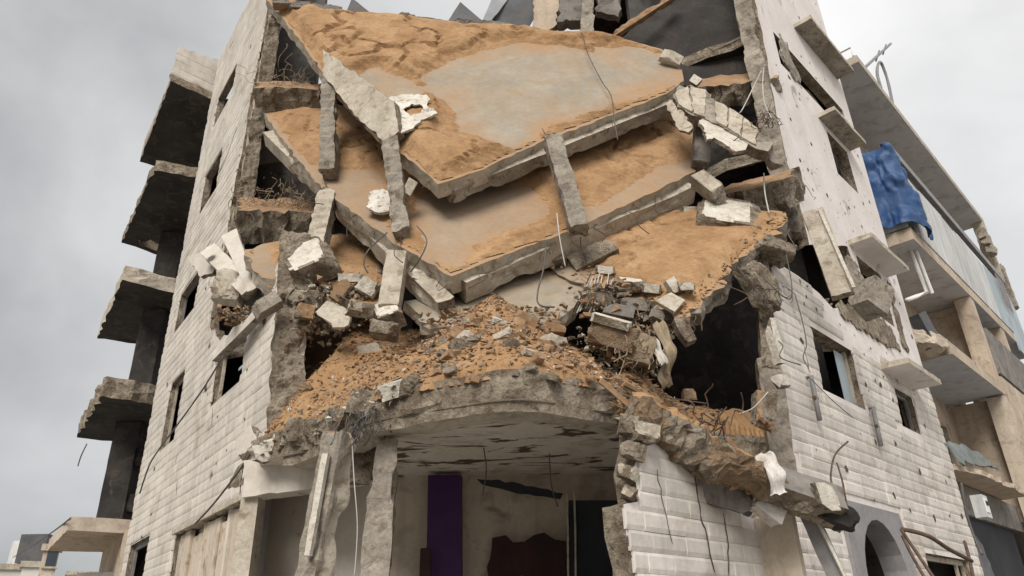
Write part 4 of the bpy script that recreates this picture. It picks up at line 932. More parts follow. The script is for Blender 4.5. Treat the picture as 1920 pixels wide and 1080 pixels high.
chunk('small white flint on the sand top right', 938, 603, 'm', (.2, .12, .06), (.5, .35, .1), W_F(0, 1, 2, 3, 4), 429, cuts=3)
chunk('grey crate like slab fragment at the top of the sand', 842, 600, 'm', (.36, .22, .1), (.3, .1, .1), [MT['concrete']] * 7, 430, cuts=2)
# on the entrance edge, left: a row of broken edge stones
ed = [(515, 838, 9.55, .42), (545, 828, 9.3, .34), (575, 822, 9.05, .40), (606, 808, 8.75, .36), (640, 800, 8.4, .40), (672, 778, 8.05, .34), (700, 765, 7.75, .36)]
for i, (x, y, D, s) in enumerate(ed):
    chunk(('first', 'second', 'third', 'fourth', 'fifth', 'sixth', 'seventh')[i] + ' rough knob from the left pier along the broken slab edge', x, y, D, (s * 1.15, s, s * .75), (.2, .3 * (i % 3 - 1), .4 * i), [MT['broken'], MT['broken'], MT['broken'], MT['pale'] if i % 2 else MT['white'], MT['broken'], MT['broken'], MT['broken']], 440 + i, cuts=6, rag=.16, group='rough knobs of the broken slab edge')
chunk('white faced edge stone above the two leaning columns, at the left end of the arch', 738, 732, 7.35, (.34, .25, .17), (rad(15), rad(-20), .2), W_F(3, 4), 450, cuts=4, rag=.1)
chunk('knobby grey stone next to the white faced edge stone', 768, 726, 7.25, (.2, .22, .22), (0, 0, .6), None, 451, cuts=5, rag=.16)
# rubble behind the broken pier
for i, (lab, x, y, D, dm, ro, m) in enumerate([
        ('torn white plaster sheet folded over the rubble behind the pier', 655, 522, 10.0, (.42, .16, .12), (.3, -.1, .3), 'white'),
        ('brown plaster board standing folded in the rubble', 640, 545, 9.9, (.2, .06, .36), (.1, .5, .4), 'clod'),
        ('cream board leaning in front of the folded brown board', 622, 586, 9.7, (.34, .05, .34), (-.3, .55, .1), 'pale'),
        ('second cream board edge to edge with the first', 640, 604, 9.6, (.26, .05, .2), (-.2, .1, -.2), 'pale'),
        ('round dusty rubble lump beside the pier top', 572, 585, 9.9, (.26, .22, .2), (.2, .1, .3), 'clod'),
        ('dark ragged lump between pier and boards', 590, 560, 10.1, (.24, .24, .24), (.5, .1, .3), 'broken'),
        ('pale rubble lump left under the white column foot', 556, 556, 10.1, (.26, .2, .2), (.5, .1, .3), 'pale'),
        ('white torn block right of the folded plaster sheet', 690, 540, 9.9, (.3, .2, .22), (.2, .5, .3), 'white'),
        ('pale block under the torn white block', 668, 575, 9.7, (.2, .16, .14), (.2, .1, .5), 'pale'),
        ('white cushion like stone in the shade of the second slab corner', 785, 518, 9.5, (.24, .2, .16), (.2, .4, .3), 'white')]):
    chunk(lab, x, y, D, dm, ro, [MT[m]] * 6 + [MT['broken'] if m != 'white' else MT['white']], 460 + i, cuts=6 if i > 3 else 3, rag=.15 if i > 3 else .07)
TILE_A, TILE_B = True, True
chunk('broken light lump hanging at the right tip of the uppermost slab', 1258, 110, 11.7, (.42, .2, .22), (.2, .5, .2), [MT['pale']] * 7, 482, cuts=4)
def heap(label, pts, n, spread, s0, s1, mats, seed):
    rng = np.random.default_rng(seed); q = [np.array(at(*pts[rng.integers(len(pts))])) + rng.normal(0, 1, 3) * np.array([1, .7, .6]) * spread for _ in range(n)]
    scatter('rubble', label, q, s0 + (s1 - s0) * rng.random(n) ** 2.2, mats, seed)
MIX = [MT['clod'], MT['broken'], MT['broken'], MT['concrete'], MT['pale'], MT['clod']]
heap('mixed rubble around the boards and plaster behind the pier', [(x, y, 10.15) for x, y in ((560, 560), (585, 590), (600, 545), (640, 570), (670, 560), (690, 590), (620, 610), (580, 620))], 520, .16, .02, .10, MIX, 36)
heap('mixed rubble in the gap between the sand slab and the boulder', [(x, y, 9.15) for x, y in ((1110, 560), (1140, 580), (1170, 600), (1200, 600), (1150, 550), (1220, 620), (1190, 640))], 560, .14, .02, .10, MIX, 37)
heap('brown rubble round the foot of the boulder beside the cave', [(x, y, 8.4) for x, y in ((1110, 640), (1140, 670), (1180, 690), (1210, 690))], 300, .12, .015, .07, MIX, 38)
heap('pale rubble along the broken slab edge left of the arch', [(x, y, D - .1) for x, y, D in ((520, 835, 9.5), (560, 820, 9.15), (600, 808, 8.75), (640, 792, 8.35), (690, 768, 7.85), (740, 745, 7.4))], 420, .11, .012, .06, [MT['pale'], MT['broken'], MT['white'], MT['broken']], 39)
# brown sticks and shards at the left side of the mound
srnd = random.Random(9)
for i in range(16):
    x, y = srnd.uniform(532, 585), srnd.uniform(655, 760); p = hit(x + 6, y); a = srnd.uniform(-.9, .9); l = srnd.uniform(.12, .34)
    v = np.array([math.cos(a) * .8, .2, math.sin(a)]) * l / 2; p = p + np.array([0, -.06, .08])
    V, Fc, mi = beam(p - v, p + v, .05, .03, rag=.006, seed=500 + i, k=2, step=.06)
    tag(mk('wood_splinter', V, Fc, MT['wood'] if i % 3 else MT['clod'], None), 'brown wooden splinter in the heap between pier and sand', 'wood splinter', 'wooden splinters between pier and sand')
V, Fc, mi = beam(hit(532, 636) + np.array([0, 0, .1]), hit(578, 650) + np.array([0, 0, .1]), .09, .06, rag=.01, seed=520); tag(mk('wood_plank', V, Fc, MT['wood'], None), 'short brown plank sticking out of the pier above the sand', 'plank')
# countable lumps on the mound
mrnd = random.Random(15); cnt = 0
while cnt < 64:
    x, y = mrnd.uniform(640, 1180), mrnd.uniform(590, 715)
    if y > 722 - abs(x - 960) * .04: continue
    if x < 780 and mrnd.random() < .6: continue
    s = mrnd.uniform(.05, .13) * (1.3 if x > 850 and y < 650 else .9); m = mrnd.choice(('clod', 'clod', 'clod', 'clod', 'broken', 'pale')); p = hit(x, y)
    V, Fc, mi = rock(p + np.array([0, 0, s * .2]), (s * mrnd.uniform(1, 2), s, s * mrnd.uniform(.5, .9)), (mrnd.uniform(-.4, .4), mrnd.uniform(-.4, .4), mrnd.uniform(0, 6)), 540 + cnt, 3, 5, .12)
    tag(mk('rubble_lump', V, Fc, MT[m], None), {'clod': 'sandy brown lump of rubble on the sand mound', 'broken': 'rough grey brown lump of rubble on the sand mound', 'concrete': 'grey lump of concrete on the sand mound', 'pale': 'pale lump of stone on the sand mound'}[m], 'rubble', {'clod': 'brown lumps on the sand mound', 'broken': 'grey brown lumps on the sand mound', 'concrete': 'grey lumps on the sand mound', 'pale': 'pale lumps on the sand mound'}[m]); cnt += 1

for lab, x, y, dm, ro, m in (('dark charred board lying across the sand of the cave slab, upper', 1218, 486, (.46, .2, .07), (rad(52), rad(-6), .1), 'sheet'), ('dark splintered board on the sand near the cave slab lip', 1292, 498, (.62, .12, .06), (rad(52), rad(-10), .1), 'cement'),
        ('pale stick of plaster on the top of the cave slab', 1330, 458, (.5, .08, .06), (rad(50), rad(-4), .1), 'pale'), ('cream strip of tile behind the long tipped tile', 1182, 460, (.34, .12, .05), (rad(50), rad(14), .1), 'pale'),
        ('small brown stone in the middle of the cave slab', 1250, 470, (.16, .1, .08), (rad(50), 0, .5), 'clod')):
    chunk(lab, x, y, S3, dm, ro, [MT[m]] * 7, int(x), cuts=4, rag=.1)
# bars sticking out of the broken slab edges
def slab_bars(o, S, pts, n, seed):
    rng = np.random.default_rng(seed); P = np.array(pts, float); dn = -updip(S)
    for i in range(n):
        k = rng.uniform(0, len(P) - 1.001); a = P[int(k)] + (P[int(k) + 1] - P[int(k)]) * (k % 1); p = S.on(*a) - S.n * rng.uniform(.06, .2) - dn * .1
        q = [p, p + dn * rng.uniform(.12, .2), p + dn * rng.uniform(.22, .38) + rng.normal(0, .05, 3) + np.array([0, 0, -.05 * rng.random()])]
        V, Fc = tube(cat(q, 3), .007, 4); mk('rebar', V, Fc, MT['steel'], o)
so = [x for x in bpy.data.objects if x.name.startswith('fallen_slab')]
slab_bars(so[0], S1, [(700, 235), (822, 344), (1010, 270), (1260, 178)], 9, 1); slab_bars(so[1], S2, [(640, 380), (845, 516), (1080, 428), (1300, 324)], 12, 2); slab_bars(so[2], S3, [(1482, 414), (1405, 470), (1286, 600)], 10, 3)
# ------------------------------------------------------------------ hanging and leaning columns
def column(label, a, b, w, d, ref=(0, -1, 0), mats=None, seed=1, rag=.03, bite=.05, name='concrete_column', bars=0, **k):
    root = None
    V, Fc, mi = beam(a, b, w, d, ref=ref, rag=rag, seed=seed, bite=bite, step=.06, k=5, **k)
    o = tag(mk(name, V, Fc, mats or [MT['concrete']] * 4 + [MT['broken']], None, mi), label, 'concrete column')
    rng = random.Random(seed); ax = (np.array(b) - a) / np.linalg.norm(np.array(b) - a)
    for i in range(bars):
        s = a if i % 2 else b; sg = -1 if i % 2 else 1
        p0 = np.array(s) + np.array([rng.uniform(-.3, .3) * w, rng.uniform(-.3, .3) * d, 0]) - ax * sg * .1; q = ax * sg
        P = [p0, p0 + q * .2 + RNG.normal(0, .03, 3), p0 + q * rng.uniform(.3, .45) + RNG.normal(0, .09, 3)]
        V, Fc = tube(cat(P, 3), .008, 4); mk('rebar', V, Fc, MT['steel'], o)
    return o
BRK = [MT['concrete'], MT['broken'], MT['broken'], MT['pale'], MT['broken']]
column('grey ribbed column hanging upright between the left ends of the two upper slabs', at(618, 158, 11.15), at(616, 328, 10.75), .27, .26, mats=[MT['concrete']] * 4 + [BR], seed=601, rib=.011, rag=.03, bars=2)
column('grey ribbed column below the corner of the grey wall panel', at(732, 268, 9.75), at(754, 442, 9.5), .25, .25, seed=602, rib=.011, mats=[MT['concrete']] * 4 + [BR], rag=.035, bars=2)
column('tan smooth column leaning in the rubble under the second slab corner', at(746, 480, 9.45), at(730, 580, 9.3), .28, .26, mats=[MT['pale']] * 5, seed=603, rag=.012, bite=.0)
column('cracked column with white patches propped between the two hanging slabs at right', at(1036, 262, 9.75), at(1086, 432, 9.35), .27, .26, seed=604, rib=.006, mats=[MT['concrete'], MT['broken'], MT['broken'], MT['concrete'], MT['broken']], rag=.03, bite=.06, bars=3)
column('left column running down from the torn floor end to a white block', at(616, 366, 10.7), at(590, 478, 10.35), .28, .26, seed=605, rib=.011, mats=[MT['pale'], MT['concrete'], MT['broken'], MT['pale'], MT['broken']], bars=2)
column('short dark column standing between the right ends of the hanging slabs', at(1318, 236, 11.3), at(1312, 312, 11.2), .29, .28, seed=606, mats=[MT['cement']] * 5, rag=.015, bars=2)
# ground floor columns
c1t, c1b = at(640, 812, 7.75), at(588, 1085, 7.75); c1b = c1b + (c1b - c1t) * 1.0; k = (c1t[2] - 0.0) / (c1t[2] - c1b[2]); c1g = c1t + (c1b - c1t) * k
o = column('left leaning concrete column under the arch, sandy top and pale plaster strip', c1g, c1t, .25, .28, ref=(-.45, -1, 0), seed=607, mats=[MT['concrete'], MT['broken'], MT['broken'], MT['pale'], MT['clod']], rag=.03, bite=.07, bars=2)
s0, s1 = at(612, 850, 7.58), at(578, 1040, 7.58)
V, Fc, mi = beam(s0, s1, .07, .05, ref=(-.4, -1, 0), rag=.008, seed=608); mk('plaster_strip', V, Fc, MT['white'], o)
c2t, c2b = at(724, 826, 7.7), at(704, 1085, 7.7); k = c2t[2] / (c2t[2] - c2b[2]); c2g = c2t + (c2b - c2t) * k
column('right leaning concrete column under the arch with cracked middle', c2g, c2t, .27, .26, ref=(.1, -1, 0), seed=609, mats=[MT['concrete'], MT['pale'], MT['broken'], MT['concrete'], MT['broken']], rag=.03, bite=.06, bars=2)
# masonry between the two columns, behind
chunk('crumbled wall piece wedged between the two leaning ground columns', 672, 862, 8.5, (.36, .24, .55), (0, rad(8), .2), None, 610, cuts=6, rag=.12, name='wall_fragment', cat_='wall fragment')
# ------------------------------------------------------------------ wall fragments, right
def frag(label, PL, px, thick, seed, mats, name='wall_fragment', rag=.03, nref=(0, -1, .3), cat_='wall fragment', step=.09):
    V, Fc, mi, _ = plate([PL.on(x, y) for x, y in px], thick, rag=rag, bump=.015, step=step, seed=seed, nref=nref)
    return tag(mk(name, V, Fc, mats, None, mi), label, cat_)
PF = Plane((1265, 170, 11.2), (1440, 290, 10.7), (1330, 200, 11.15))
PF = Plane((1265, 170, 11.0), (1445, 285, 10.6), (1300, 215, 10.75))
fb = frag('slanting block wall fragment hanging at the right end of the slabs', PF, [(1262, 178), (1275, 160), (1325, 170), (1338, 186), (1395, 220), (1420, 240), (1448, 268), (1440, 284), (1410, 276), (1345, 232), (1300, 216), (1270, 200)], .2, 621, [MT['concrete'], MT['broken'], MT['broken']], rag=.02)
bl = [((1266, 176), (1290, 164), (1298, 212), (1272, 198)), ((1293, 164), (1322, 171), (1322, 222), (1301, 214)), ((1340, 191), (1364, 203), (1362, 240), (1342, 229)), ((1367, 205), (1392, 221), (1388, 258), (1365, 242)), ((1395, 224), (1422, 245), (1416, 274), (1391, 260))]
for i, q in enumerate(bl):
    V, Fc, mi, _ = plate([PF.on(x, y, 0) + np.array([0, -.03, .01]) for x, y in q], .05, rag=.01, bump=.008, step=.1, seed=630 + i, nref=(0, -1, .3)); mk('block', V, Fc, MT['pale'], fb)
PG = Plane((1315, 222, 10.75), (1400, 278, 10.4), (1345, 250, 10.45))
frag('white plaster panel hanging below the slanting block fragment', PG, [(1311, 228), (1322, 218), (1352, 236), (1402, 270), (1398, 280), (1378, 284), (1362, 272), (1338, 258), (1326, 262), (1320, 240)], .06, 622, [MT['white'], MT['broken'], MT['broken']], rag=.015)
PH = Plane((1250, 190, 11.0), (1300, 245, 10.6), (1268, 222, 10.8))
frag('narrow pale plank of plaster left of the white panel', PH, [(1249, 196), (1256, 188), (1278, 206), (1300, 240), (1290, 248), (1272, 244)], .07, 623, [MT['pale'], MT['broken'], MT['broken']], rag=.012)
chunk('white pointed tile sticking up above the block fragment', 1304, 152, 11.3, (.2, .06, .22), (0, .6, .2), W_F(0, 1, 2, 3), 624, cuts=2)
chunk('hanging claw of concrete under the right end of the block fragment', 1445, 298, 10.9, (.16, .2, .42), (0, rad(-20), 0), [MT['concrete']] * 7, 625, cuts=4)
# crumpled white sheets lying on the slabs
def lying(label, S, px, off, seed, holes=()):
    V, Fc, mi, _ = plate([S.on(x, y, off) for x, y in px], .03, rag=.02, bump=.035, step=.07, seed=seed, nref=S.n, holes=[[S.on(x, y, off) for x, y in h] for h in holes], hrag=.015)
    return tag(mk('tile_sheet', V, Fc, [MT['sheetw'], MT['pale'], MT['pale']], None, mi), label, 'tile sheet')
lying('crumpled torn white tile sheet lying on the sand of the uppermost slab', S1, [(728, 184), (755, 176), (800, 177), (806, 186), (800, 196), (820, 212), (800, 220), (788, 224), (776, 240), (752, 248), (745, 226), (738, 205)], .24, 660, [[(756, 204), (772, 196), (792, 200), (790, 212), (768, 218)]])
lying('white crumpled scrap caught on the left part of the second slab', S2, [(694, 360), (718, 355), (736, 360), (732, 382), (738, 396), (710, 398), (690, 392)], .15, 661)
chunk('torn flap of pale plaster right of the ribbed column on the second slab', 768, 352, 9.6, (.16, .06, .3), (0, rad(20), .5), [MT['pale']] * 7, 662, cuts=3)
# blown out patch of the right wall below the upper hood
def scar(label, px, off, seed, m='broken', th=.05):
    V, Fc, mi, _ = plate([RF.on(x, y, off) for x, y in px], th, rag=.035, bump=.05, step=.09, seed=seed, nref=(RF.n[0], RF.n[1], 0)); o = mk('wall_scar', V, Fc, MT[m], ruin); o['label'] = label
scar('blown out patch of bare masonry under the upper window hood', [(1572, 566), (1596, 572), (1640, 588), (1668, 610), (1690, 655), (1668, 652), (1634, 628), (1600, 606), (1578, 590)], .03, 663)
scar('grey bare patch beside the broken window', [(1588, 480), (1606, 492), (1622, 530), (1612, 560), (1598, 540)], .02, 664, 'concrete')
scar('long torn strip down the far part of the right wall', [(1664, 528), (1672, 540), (1700, 640), (1704, 662), (1694, 650), (1680, 600)], .02, 665)
scar('torn grey strip by the upper wall edge', [(1462, 62), (1474, 80), (1500, 150), (1492, 152), (1470, 110)], .025, 666, 'concrete')
# long panel leaning on the right wall
PN = Plane((1515, 395, 11.2), (1590, 560, 11.0), (1545, 430, 11.15))
a, b = at(1524, 398, 11.0), at(1582, 555, 10.95)
V, Fc, mi = beam(a, b, .32, .16, ref=(-.45, -1, 0), rag=.012, seed=641, bite=.02); o = tag(mk('leaning_beam', V, Fc, [MT['pale'], MT['white'], MT['concrete'], MT['concrete'], MT['broken']], None, mi), 'long concrete plank leaning on the broken right wall with white right edge', 'concrete beam')
a, b = at(1536, 395, 10.92), at(1600, 540, 10.85); V, Fc, mi = beam(a, b, .05, .05, rag=.004, seed=642); mk('trim_strip', V, Fc, MT['white'], o)
# left wall top: slanted stone planks and slabs
PK = Plane((352, 478, 14.5), (440, 560, 12.2), (400, 470, 13.2))
a, b = at(392, 470, 12.9), at(472, 548, 11.5); V, Fc, mi = beam(a, b, .30, .14, ref=(-.2, -1, .3), rag=.015, seed=651); tag(mk('leaning_beam', V, Fc, [MT['stone_l'], MT['pale'], MT['broken'], MT['pale'], MT['broken']], None, mi), 'pale stone plank sloping down to the right at the broken left wall', 'concrete beam')
a, b = at(432, 440, 12.7), at(474, 545, 11.4); V, Fc, mi = beam(a, b, .30, .12, ref=(-.2, -1, .3), rag=.012, seed=652, taper=.5); tag(mk('leaning_beam', V, Fc, [MT['stone_l'], MT['stone_l'], MT['broken'], MT['pale'], MT['broken']], None, mi), 'tapering white stone plank beside the sloping one, behind it', 'concrete beam')
PJ = Plane((352, 480, 13.5), (398, 470, 13.1), (375, 520, 13.2))
frag('pale broken cladding slab jutting out left of the sloping planks', PJ, [(350, 482), (372, 474), (396, 470), (408, 494), (398, 512), (376, 520), (364, 500)], .1, 653, [MT['stone_l'], MT['broken'], MT['broken']], rag=.01)
a, b = at(404, 672, 12.25), at(528, 548, 10.2); V, Fc, mi = beam(a, b, .15, .14, ref=(-.5, -.9, 0), rag=.015, seed=654, bite=.02); tag(mk('stone_lintel', V, Fc, [MT['stone_l'], MT['pale'], MT['pale'], MT['concrete'], MT['broken']], None, mi), 'sloping pale lintel over the right window of the left wall', 'lintel')
chunk('grey concrete knuckle lying over the top of the broken left pier', 500, 574, 9.85, (.40, .24, .19), (0, rad(-38), .2), [MT['concrete']] * 7, 655, cuts=3, rag=.06)
chunk('rough pale rubble heap behind the sloping lintel', 432, 540, 12.0, (.5, .4, .5), (0, .2, 0), [MT['pale']] * 7, 656, cuts=6, rag=.14)
chunk('torn corner of cladding at the foot of the left pier', 468, 828, 10.0, (.4, .12, .3), (0, rad(-30), -.6), [MT['stone_l']] * 6 + [BR], 657, cuts=4)
p = at(440, 590, 11.3); q = [p + np.array([RNG.normal(0, .18), RNG.normal(0, .12), RNG.uniform(-.12, .1)]) for _ in range(90)]; scatter('rubble', 'brown rubble filling the broken left wall above the window', q, RNG.uniform(.02, .07, 90), RM, 658)
# ------------------------------------------------------------------ collapsed ledge, lower right
PLg = [(1165, 765, 7.35), (1230, 800, 7.5), (1300, 845, 7.75), (1370, 885, 8.0), (1450, 920, 8.35), (1530, 948, 8.7), (1580, 972, 8.9)]
C_ = cat([at(*p) for p in PLg], 9)
def ledge():
    V, Fc, mi = [], [], []; T = np.gradient(C_, axis=0); T /= np.linalg.norm(T, axis=1)[:, None]; m = 26
    up = np.array([0, -.35, .94])
    for i, (c, t) in enumerate(zip(C_, T)):
        x = np.cross(t, up); x /= np.linalg.norm(x); y = np.cross(x, t); w = .66 - .14 * i / len(C_); h = .36 - .09 * i / len(C_)
        for k in range(m):
            a = 2 * math.pi * (k + .5) / m; sx, sy = math.cos(a), math.sin(a); r = 1 / max(abs(sx), abs(sy)) ** .8
            V.append(c + x * sx * r * w / 2 + y * sy * r * h / 2)
    V = np.array(V); nz = np.stack([fbm(V, 3.2, 5, 70, .6), fbm(V, 3.2, 5, 73, .6), fbm(V, 3.2, 5, 76, .6)], 1); V = V + nz * .21
    _ln = fbm(V, 1.9, 3, 79)
    for i in range(len(C_) - 1):
        for k in range(m):
            l = (k + 1) % m; Fc.append([i * m + k, i * m + l, (i + 1) * m + l, (i + 1) * m + k]); mi.append((2 if 3 <= k <= 11 else 1) if (3 <= k <= 11 or _ln[i * m + k] > -.02) and i < len(C_) * .76 else 0)
    Fc.append(list(range(m))[::-1]); Fc.append([(len(C_) - 1) * m + j for j in range(m)]); mi += [0, 0]
    return V, Fc, mi
V, Fc, mi = ledge(); tag(mk('collapsed_ledge', V, Fc, [MT['broken'], MT['earthy'], MT['sand']], None, mi), 'collapsed floor edge sloping down to the right, heaped with sand and splinters', 'concrete ledge')
q, s = [], []
for _ in range(900):
    t = RNG.uniform(0, .78); c = C_[int(t * (len(C_) - 1))]; a_ = RNG.uniform(.1, 4.2); q.append(c + np.array([RNG.normal(0, .1), -.36 * math.sin(a_ * .5) * .95 + .2, .19 * math.cos(a_ * .62) + RNG.uniform(-.03, .05)])); s.append(.012 + .055 * RNG.random() ** 2)
scatter('rubble', 'sandy rubble heaped along the collapsed ledge', q, s, [MT['sand'], MT['clod'], MT['sand'], MT['broken']], 71)
for i in range(34):
    t = srnd.uniform(.05, .74); c = C_[int(t * (len(C_) - 1))] + np.array([srnd.gauss(0, .1), srnd.uniform(-.3, .05), srnd.uniform(.03, .2)]); v = np.array([.65 + srnd.uniform(-.2, .2), srnd.uniform(-.1, .4), -.5 + srnd.uniform(-.25, .35)]) * srnd.uniform(.15, .33)
    V, Fc, mi = beam(c - v, c + v, srnd.uniform(.03, .06), .03, rag=.006, seed=720 + i, k=2, step=.08); tag(mk('wood_splinter', V, Fc, MT['wood'] if i % 2 else MT['clod'], None), 'long brown splinter lying along the collapsed ledge', 'wood splinter', 'splinters along the collapsed ledge')
# grey slab end with white block at the end of the ledge
PE = Plane((1440, 895, 8.0), (1540, 935, 8.35), (1470, 925, 8.05))
a, b = at(1430, 905, 8.15), at(1568, 952, 8.6); V, Fc, mi = beam(a, b, .30, .34, ref=(-.2, -.8, .5), rag=.015, seed=741, bite=.02); o = tag(mk('fallen_beam', V, Fc, [MT['cement'], MT['cement'], MT['broken'], MT['broken'], MT['broken']], None, mi), 'smooth grey concrete beam at the lower end of the collapsed ledge', 'concrete beam')
PW = Plane((1530, 905, 8.15), (1575, 950, 8.35), (1545, 945, 8.2))
frag('white stone face broken off at the tip of the grey beam', PW, [(1527, 906), (1545, 904), (1562, 912), (1572, 935), (1577, 958), (1560, 956), (1542, 944), (1536, 926)], .07, 742, [MT['white'], MT['broken'], MT['broken']], rag=.012)
chunk('dark ragged lump at the very tip of the collapsed ledge', 1568, 968, 8.6, (.4, .3, .2), (0, rad(25), 0), [MT['nearblack']] * 7, 743, cuts=5, rag=.12)
# white cloth strips
def strip(label, pts, w, mat, name, cat_, seed, D):
    C2 = cat([at(x, y, d) for x, y, d in pts], 5); V, Fc = [], []; T = np.gradient(C2, axis=0); T /= np.linalg.norm(T, axis=1)[:, None]
    rng = np.random.default_rng(seed); m = 7
    for i, (c, t) in enumerate(zip(C2, T)):
        x = np.cross(t, np.array([0, -1, 0.2])); x /= np.linalg.norm(x)
        for k in range(m):
            s = k / (m - 1) - .5; V.append(c + x * s * w * (1 + .15 * math.sin(i * .9)) + np.array([0, -1, .2]) * (.035 * math.sin(k * 1.9 + i * .35) + .03 * math.cos(i * .7)))
    for i in range(len(C2) - 1):
        for k in range(m - 1): Fc.append([i * m + k, i * m + k + 1, (i + 1) * m + k + 1, (i + 1) * m + k])
    V = np.array(V); n = len(V); B = V + np.array([0, .012, 0]); F2 = Fc + [[q + n for q in f[::-1]] for f in Fc]
    bd = [[i * m for i in range(len(C2))], [i * m + m - 1 for i in range(len(C2))]]
    for l in bd:
        for a_, b_ in zip(l[:-1], l[1:]): F2.append([a_, b_, b_ + n, a_ + n])
    return tag(mk(name, np.vstack([V, B]), F2, mat, None, smooth=True), label, cat_)
strip('white cloth strip hanging over the collapsed ledge', [(1430, 852, 7.9), (1446, 872, 7.8), (1456, 898, 7.75), (1464, 925, 7.75)], .17, MT['cloth'], 'cloth_strip', 'cloth', 1, 7.9)
chunk('rolled white sheet end poking out under the collapsed ledge', 1438, 955, 8.3, (.32, .2, .16), (0, rad(40), .2), [MT['cloth']] * 7, 745, cuts=2, rag=.12, name='rolled_sheet', cat_='cloth roll')
strip('grey brown rag hanging over the dark cave', [(1234, 606, 8.4), (1250, 640, 8.3), (1256, 668, 8.3), (1246, 700, 8.35), (1252, 726, 8.4)], .14, MT['fibre'], 'hanging_rag', 'rag', 2, 8.4)
strip('small white rag under the boulder beside the cave', [(1224, 640, 8.3), (1234, 660, 8.2), (1244, 684, 8.2)], .11, MT['cloth'], 'hanging_rag', 'rag', 3, 8.3)
chunk('matted brown debris bundle hanging beside the boulder', 1200, 660, 8.3, (.3, .26, .34), (0, .3, 0), [MT['fibre']] * 7, 746, cuts=5, rag=.2, name='debris_bundle', cat_='debris')
# panel recess and leaning plank below the ledge
PR_ = Plane((1300, 870, 7.9), (1420, 950, 8.3), (1310, 940, 7.95))
frag('grey board panel set back under the collapsed ledge', PR_, [(1298, 868), (1340, 890), (1400, 925), (1418, 948), (1392, 962), (1330, 945), (1302, 930)], .06, 751, [MT['cement'], MT['broken'], MT['broken']], rag=.01, name='fallen_board', cat_='board')
V, Fc, mi = beam(at(1452, 968, 8.9), at(1474, 1090, 8.9), .42, .12, ref=(-.6, -.8, 0), rag=.015, seed=752); tag(mk('wall_panel', V, Fc, [MT['beige']] * 5, None, mi), 'beige wall panel standing under the end of the collapsed ledge', 'wall panel')
V, Fc, mi = beam(at(1512, 955, 8.8), at(1582, 1110, 8.8), .17, .14, ref=(-.5, -.8, 0), rag=.012, seed=753); o = tag(mk('leaning_plank', V, Fc, [MT['greypipe'], MT['sheetl'], MT['concrete'], MT['greypipe'], MT['broken']], None, mi), 'grey plank leaning down to the right beside the beige wall panel', 'plank')
V, Fc, mi = beam(at(1526, 962, 8.65), at(1598, 1110, 8.65), .03, .03, rag=.002, seed=754); mk('plank_edge', V, Fc, MT['white'], o)
# lumpy masonry at the top of the stone pier, left edge
for i, (x, y, D, s) in enumerate([(1182, 800, 7.05, .22), (1204, 815, 7.05, .26), (1184, 846, 7.0, .2), (1176, 884, 6.95, .17), (1226, 806, 7.3, .24), (1180, 925, 6.9, .14)]):
    chunk(('topmost rough block at the ragged left end of the stone pier', 'rough block second from the top of the stone pier end', 'rough block third from the top of the stone pier end', 'rough block fourth from the top of the stone pier end', 'rough block capping the stone pier under the ledge', 'lowest rough block at the ragged left end of the stone pier')[i], x, y, D, (s, s * .9, s * .8), (.1 * i, .2, .3 * i), [MT['pale'] if i % 2 else MT['broken']] * 4 + [MT['broken']] * 3, 760 + i, cuts=6, rag=.14, group='rough blocks at the end of the stone pier')
# right first-floor pier: white patches
chunk('white plaster patch high on the broken right pier', 1452, 640, 9.6, (.13, .12, .62), (0, rad(-8), .6), W_F(0, 1, 2, 3), 770, cuts=3)
chunk('white plaster patch halfway down the broken right pier', 1464, 716, 9.55, (.2, .12, .16), (0, rad(-8), .6), W_F(0, 1, 2, 3), 771, cuts=2)
chunk('rough concrete crown on top of the right pier, with hanging wires', 1428, 540, 10.0, (.30, .32, .74), (0, rad(-26), .4), None, 772, cuts=7, rag=.2)
chunk('brown weathered block at the corner of the right wall top', 1448, 472, 10.5, (.62, .4, .24), (0, rad(14), .4), [MT['broken']] * 7, 773, cuts=7, rag=.2)
chunk('sandy wall stub at the right lip of the dark cave', 1432, 772, 9.45, (.24, .22, .5), (0, rad(12), .2), [MT['broken']] * 4 + [MT['clod']] * 3, 774, cuts=7, rag=.2)
chunk('small round brown stone on the lip of the dark cave', 1292, 742, 8.75, (.15, .15, .13), (0, 0, 0), [MT['earthy']] * 7, 775, cuts=6)
P = [RF.p(RNG.uniform(3.0, 6.9), 6.72 + RNG.uniform(-.02, .1), RNG.uniform(-.3, .0)) for _ in range(140)]; scatter('rubble', 'small rubble along the top of the broken right wall', P, RNG.uniform(.02, .08, 140), [MT['clod'], MT['broken'], MT['pale']], 776)
# ------------------------------------------------------------------ bars, cables, tangles
def line(label, pts, r, mat, name='cable', cat_='cable', group=None, s=5):
    P = cat([at(*p) for p in pts], 6); V, Fc = tube(P, r, s); return tag(mk(name, V, Fc, MT[mat], None, smooth=True), label, cat_, group)
for i in range(12):
    x = 1102 + i * 4.2
    line('thin steel bar in the bundle fanned out left of the white bricks', [(x + 6, 512 + (i % 4) * 5, 9.35), (x - 8 + (i % 3) * 4, 545, 9.2), (x - 26 + i * 1.2, 590 - (i % 5) * 3, 9.05)], .009, 'wirep' if i % 3 else 'steel', 'rebar', 'rebar', 'steel bars fanned out left of the white bricks')
line('bent cable hanging from the second slab corner to the grey slab', [(1024, 450, 9.4), (1020, 500, 9.2), (1008, 548, 9.0), (1012, 572, 8.9), (1040, 576, 8.9)], .012, 'wire')
line('second thin bent cable beside it', [(1044, 400, 9.3), (1050, 450, 9.15), (1060, 500, 9.1)], .009, 'wirep')
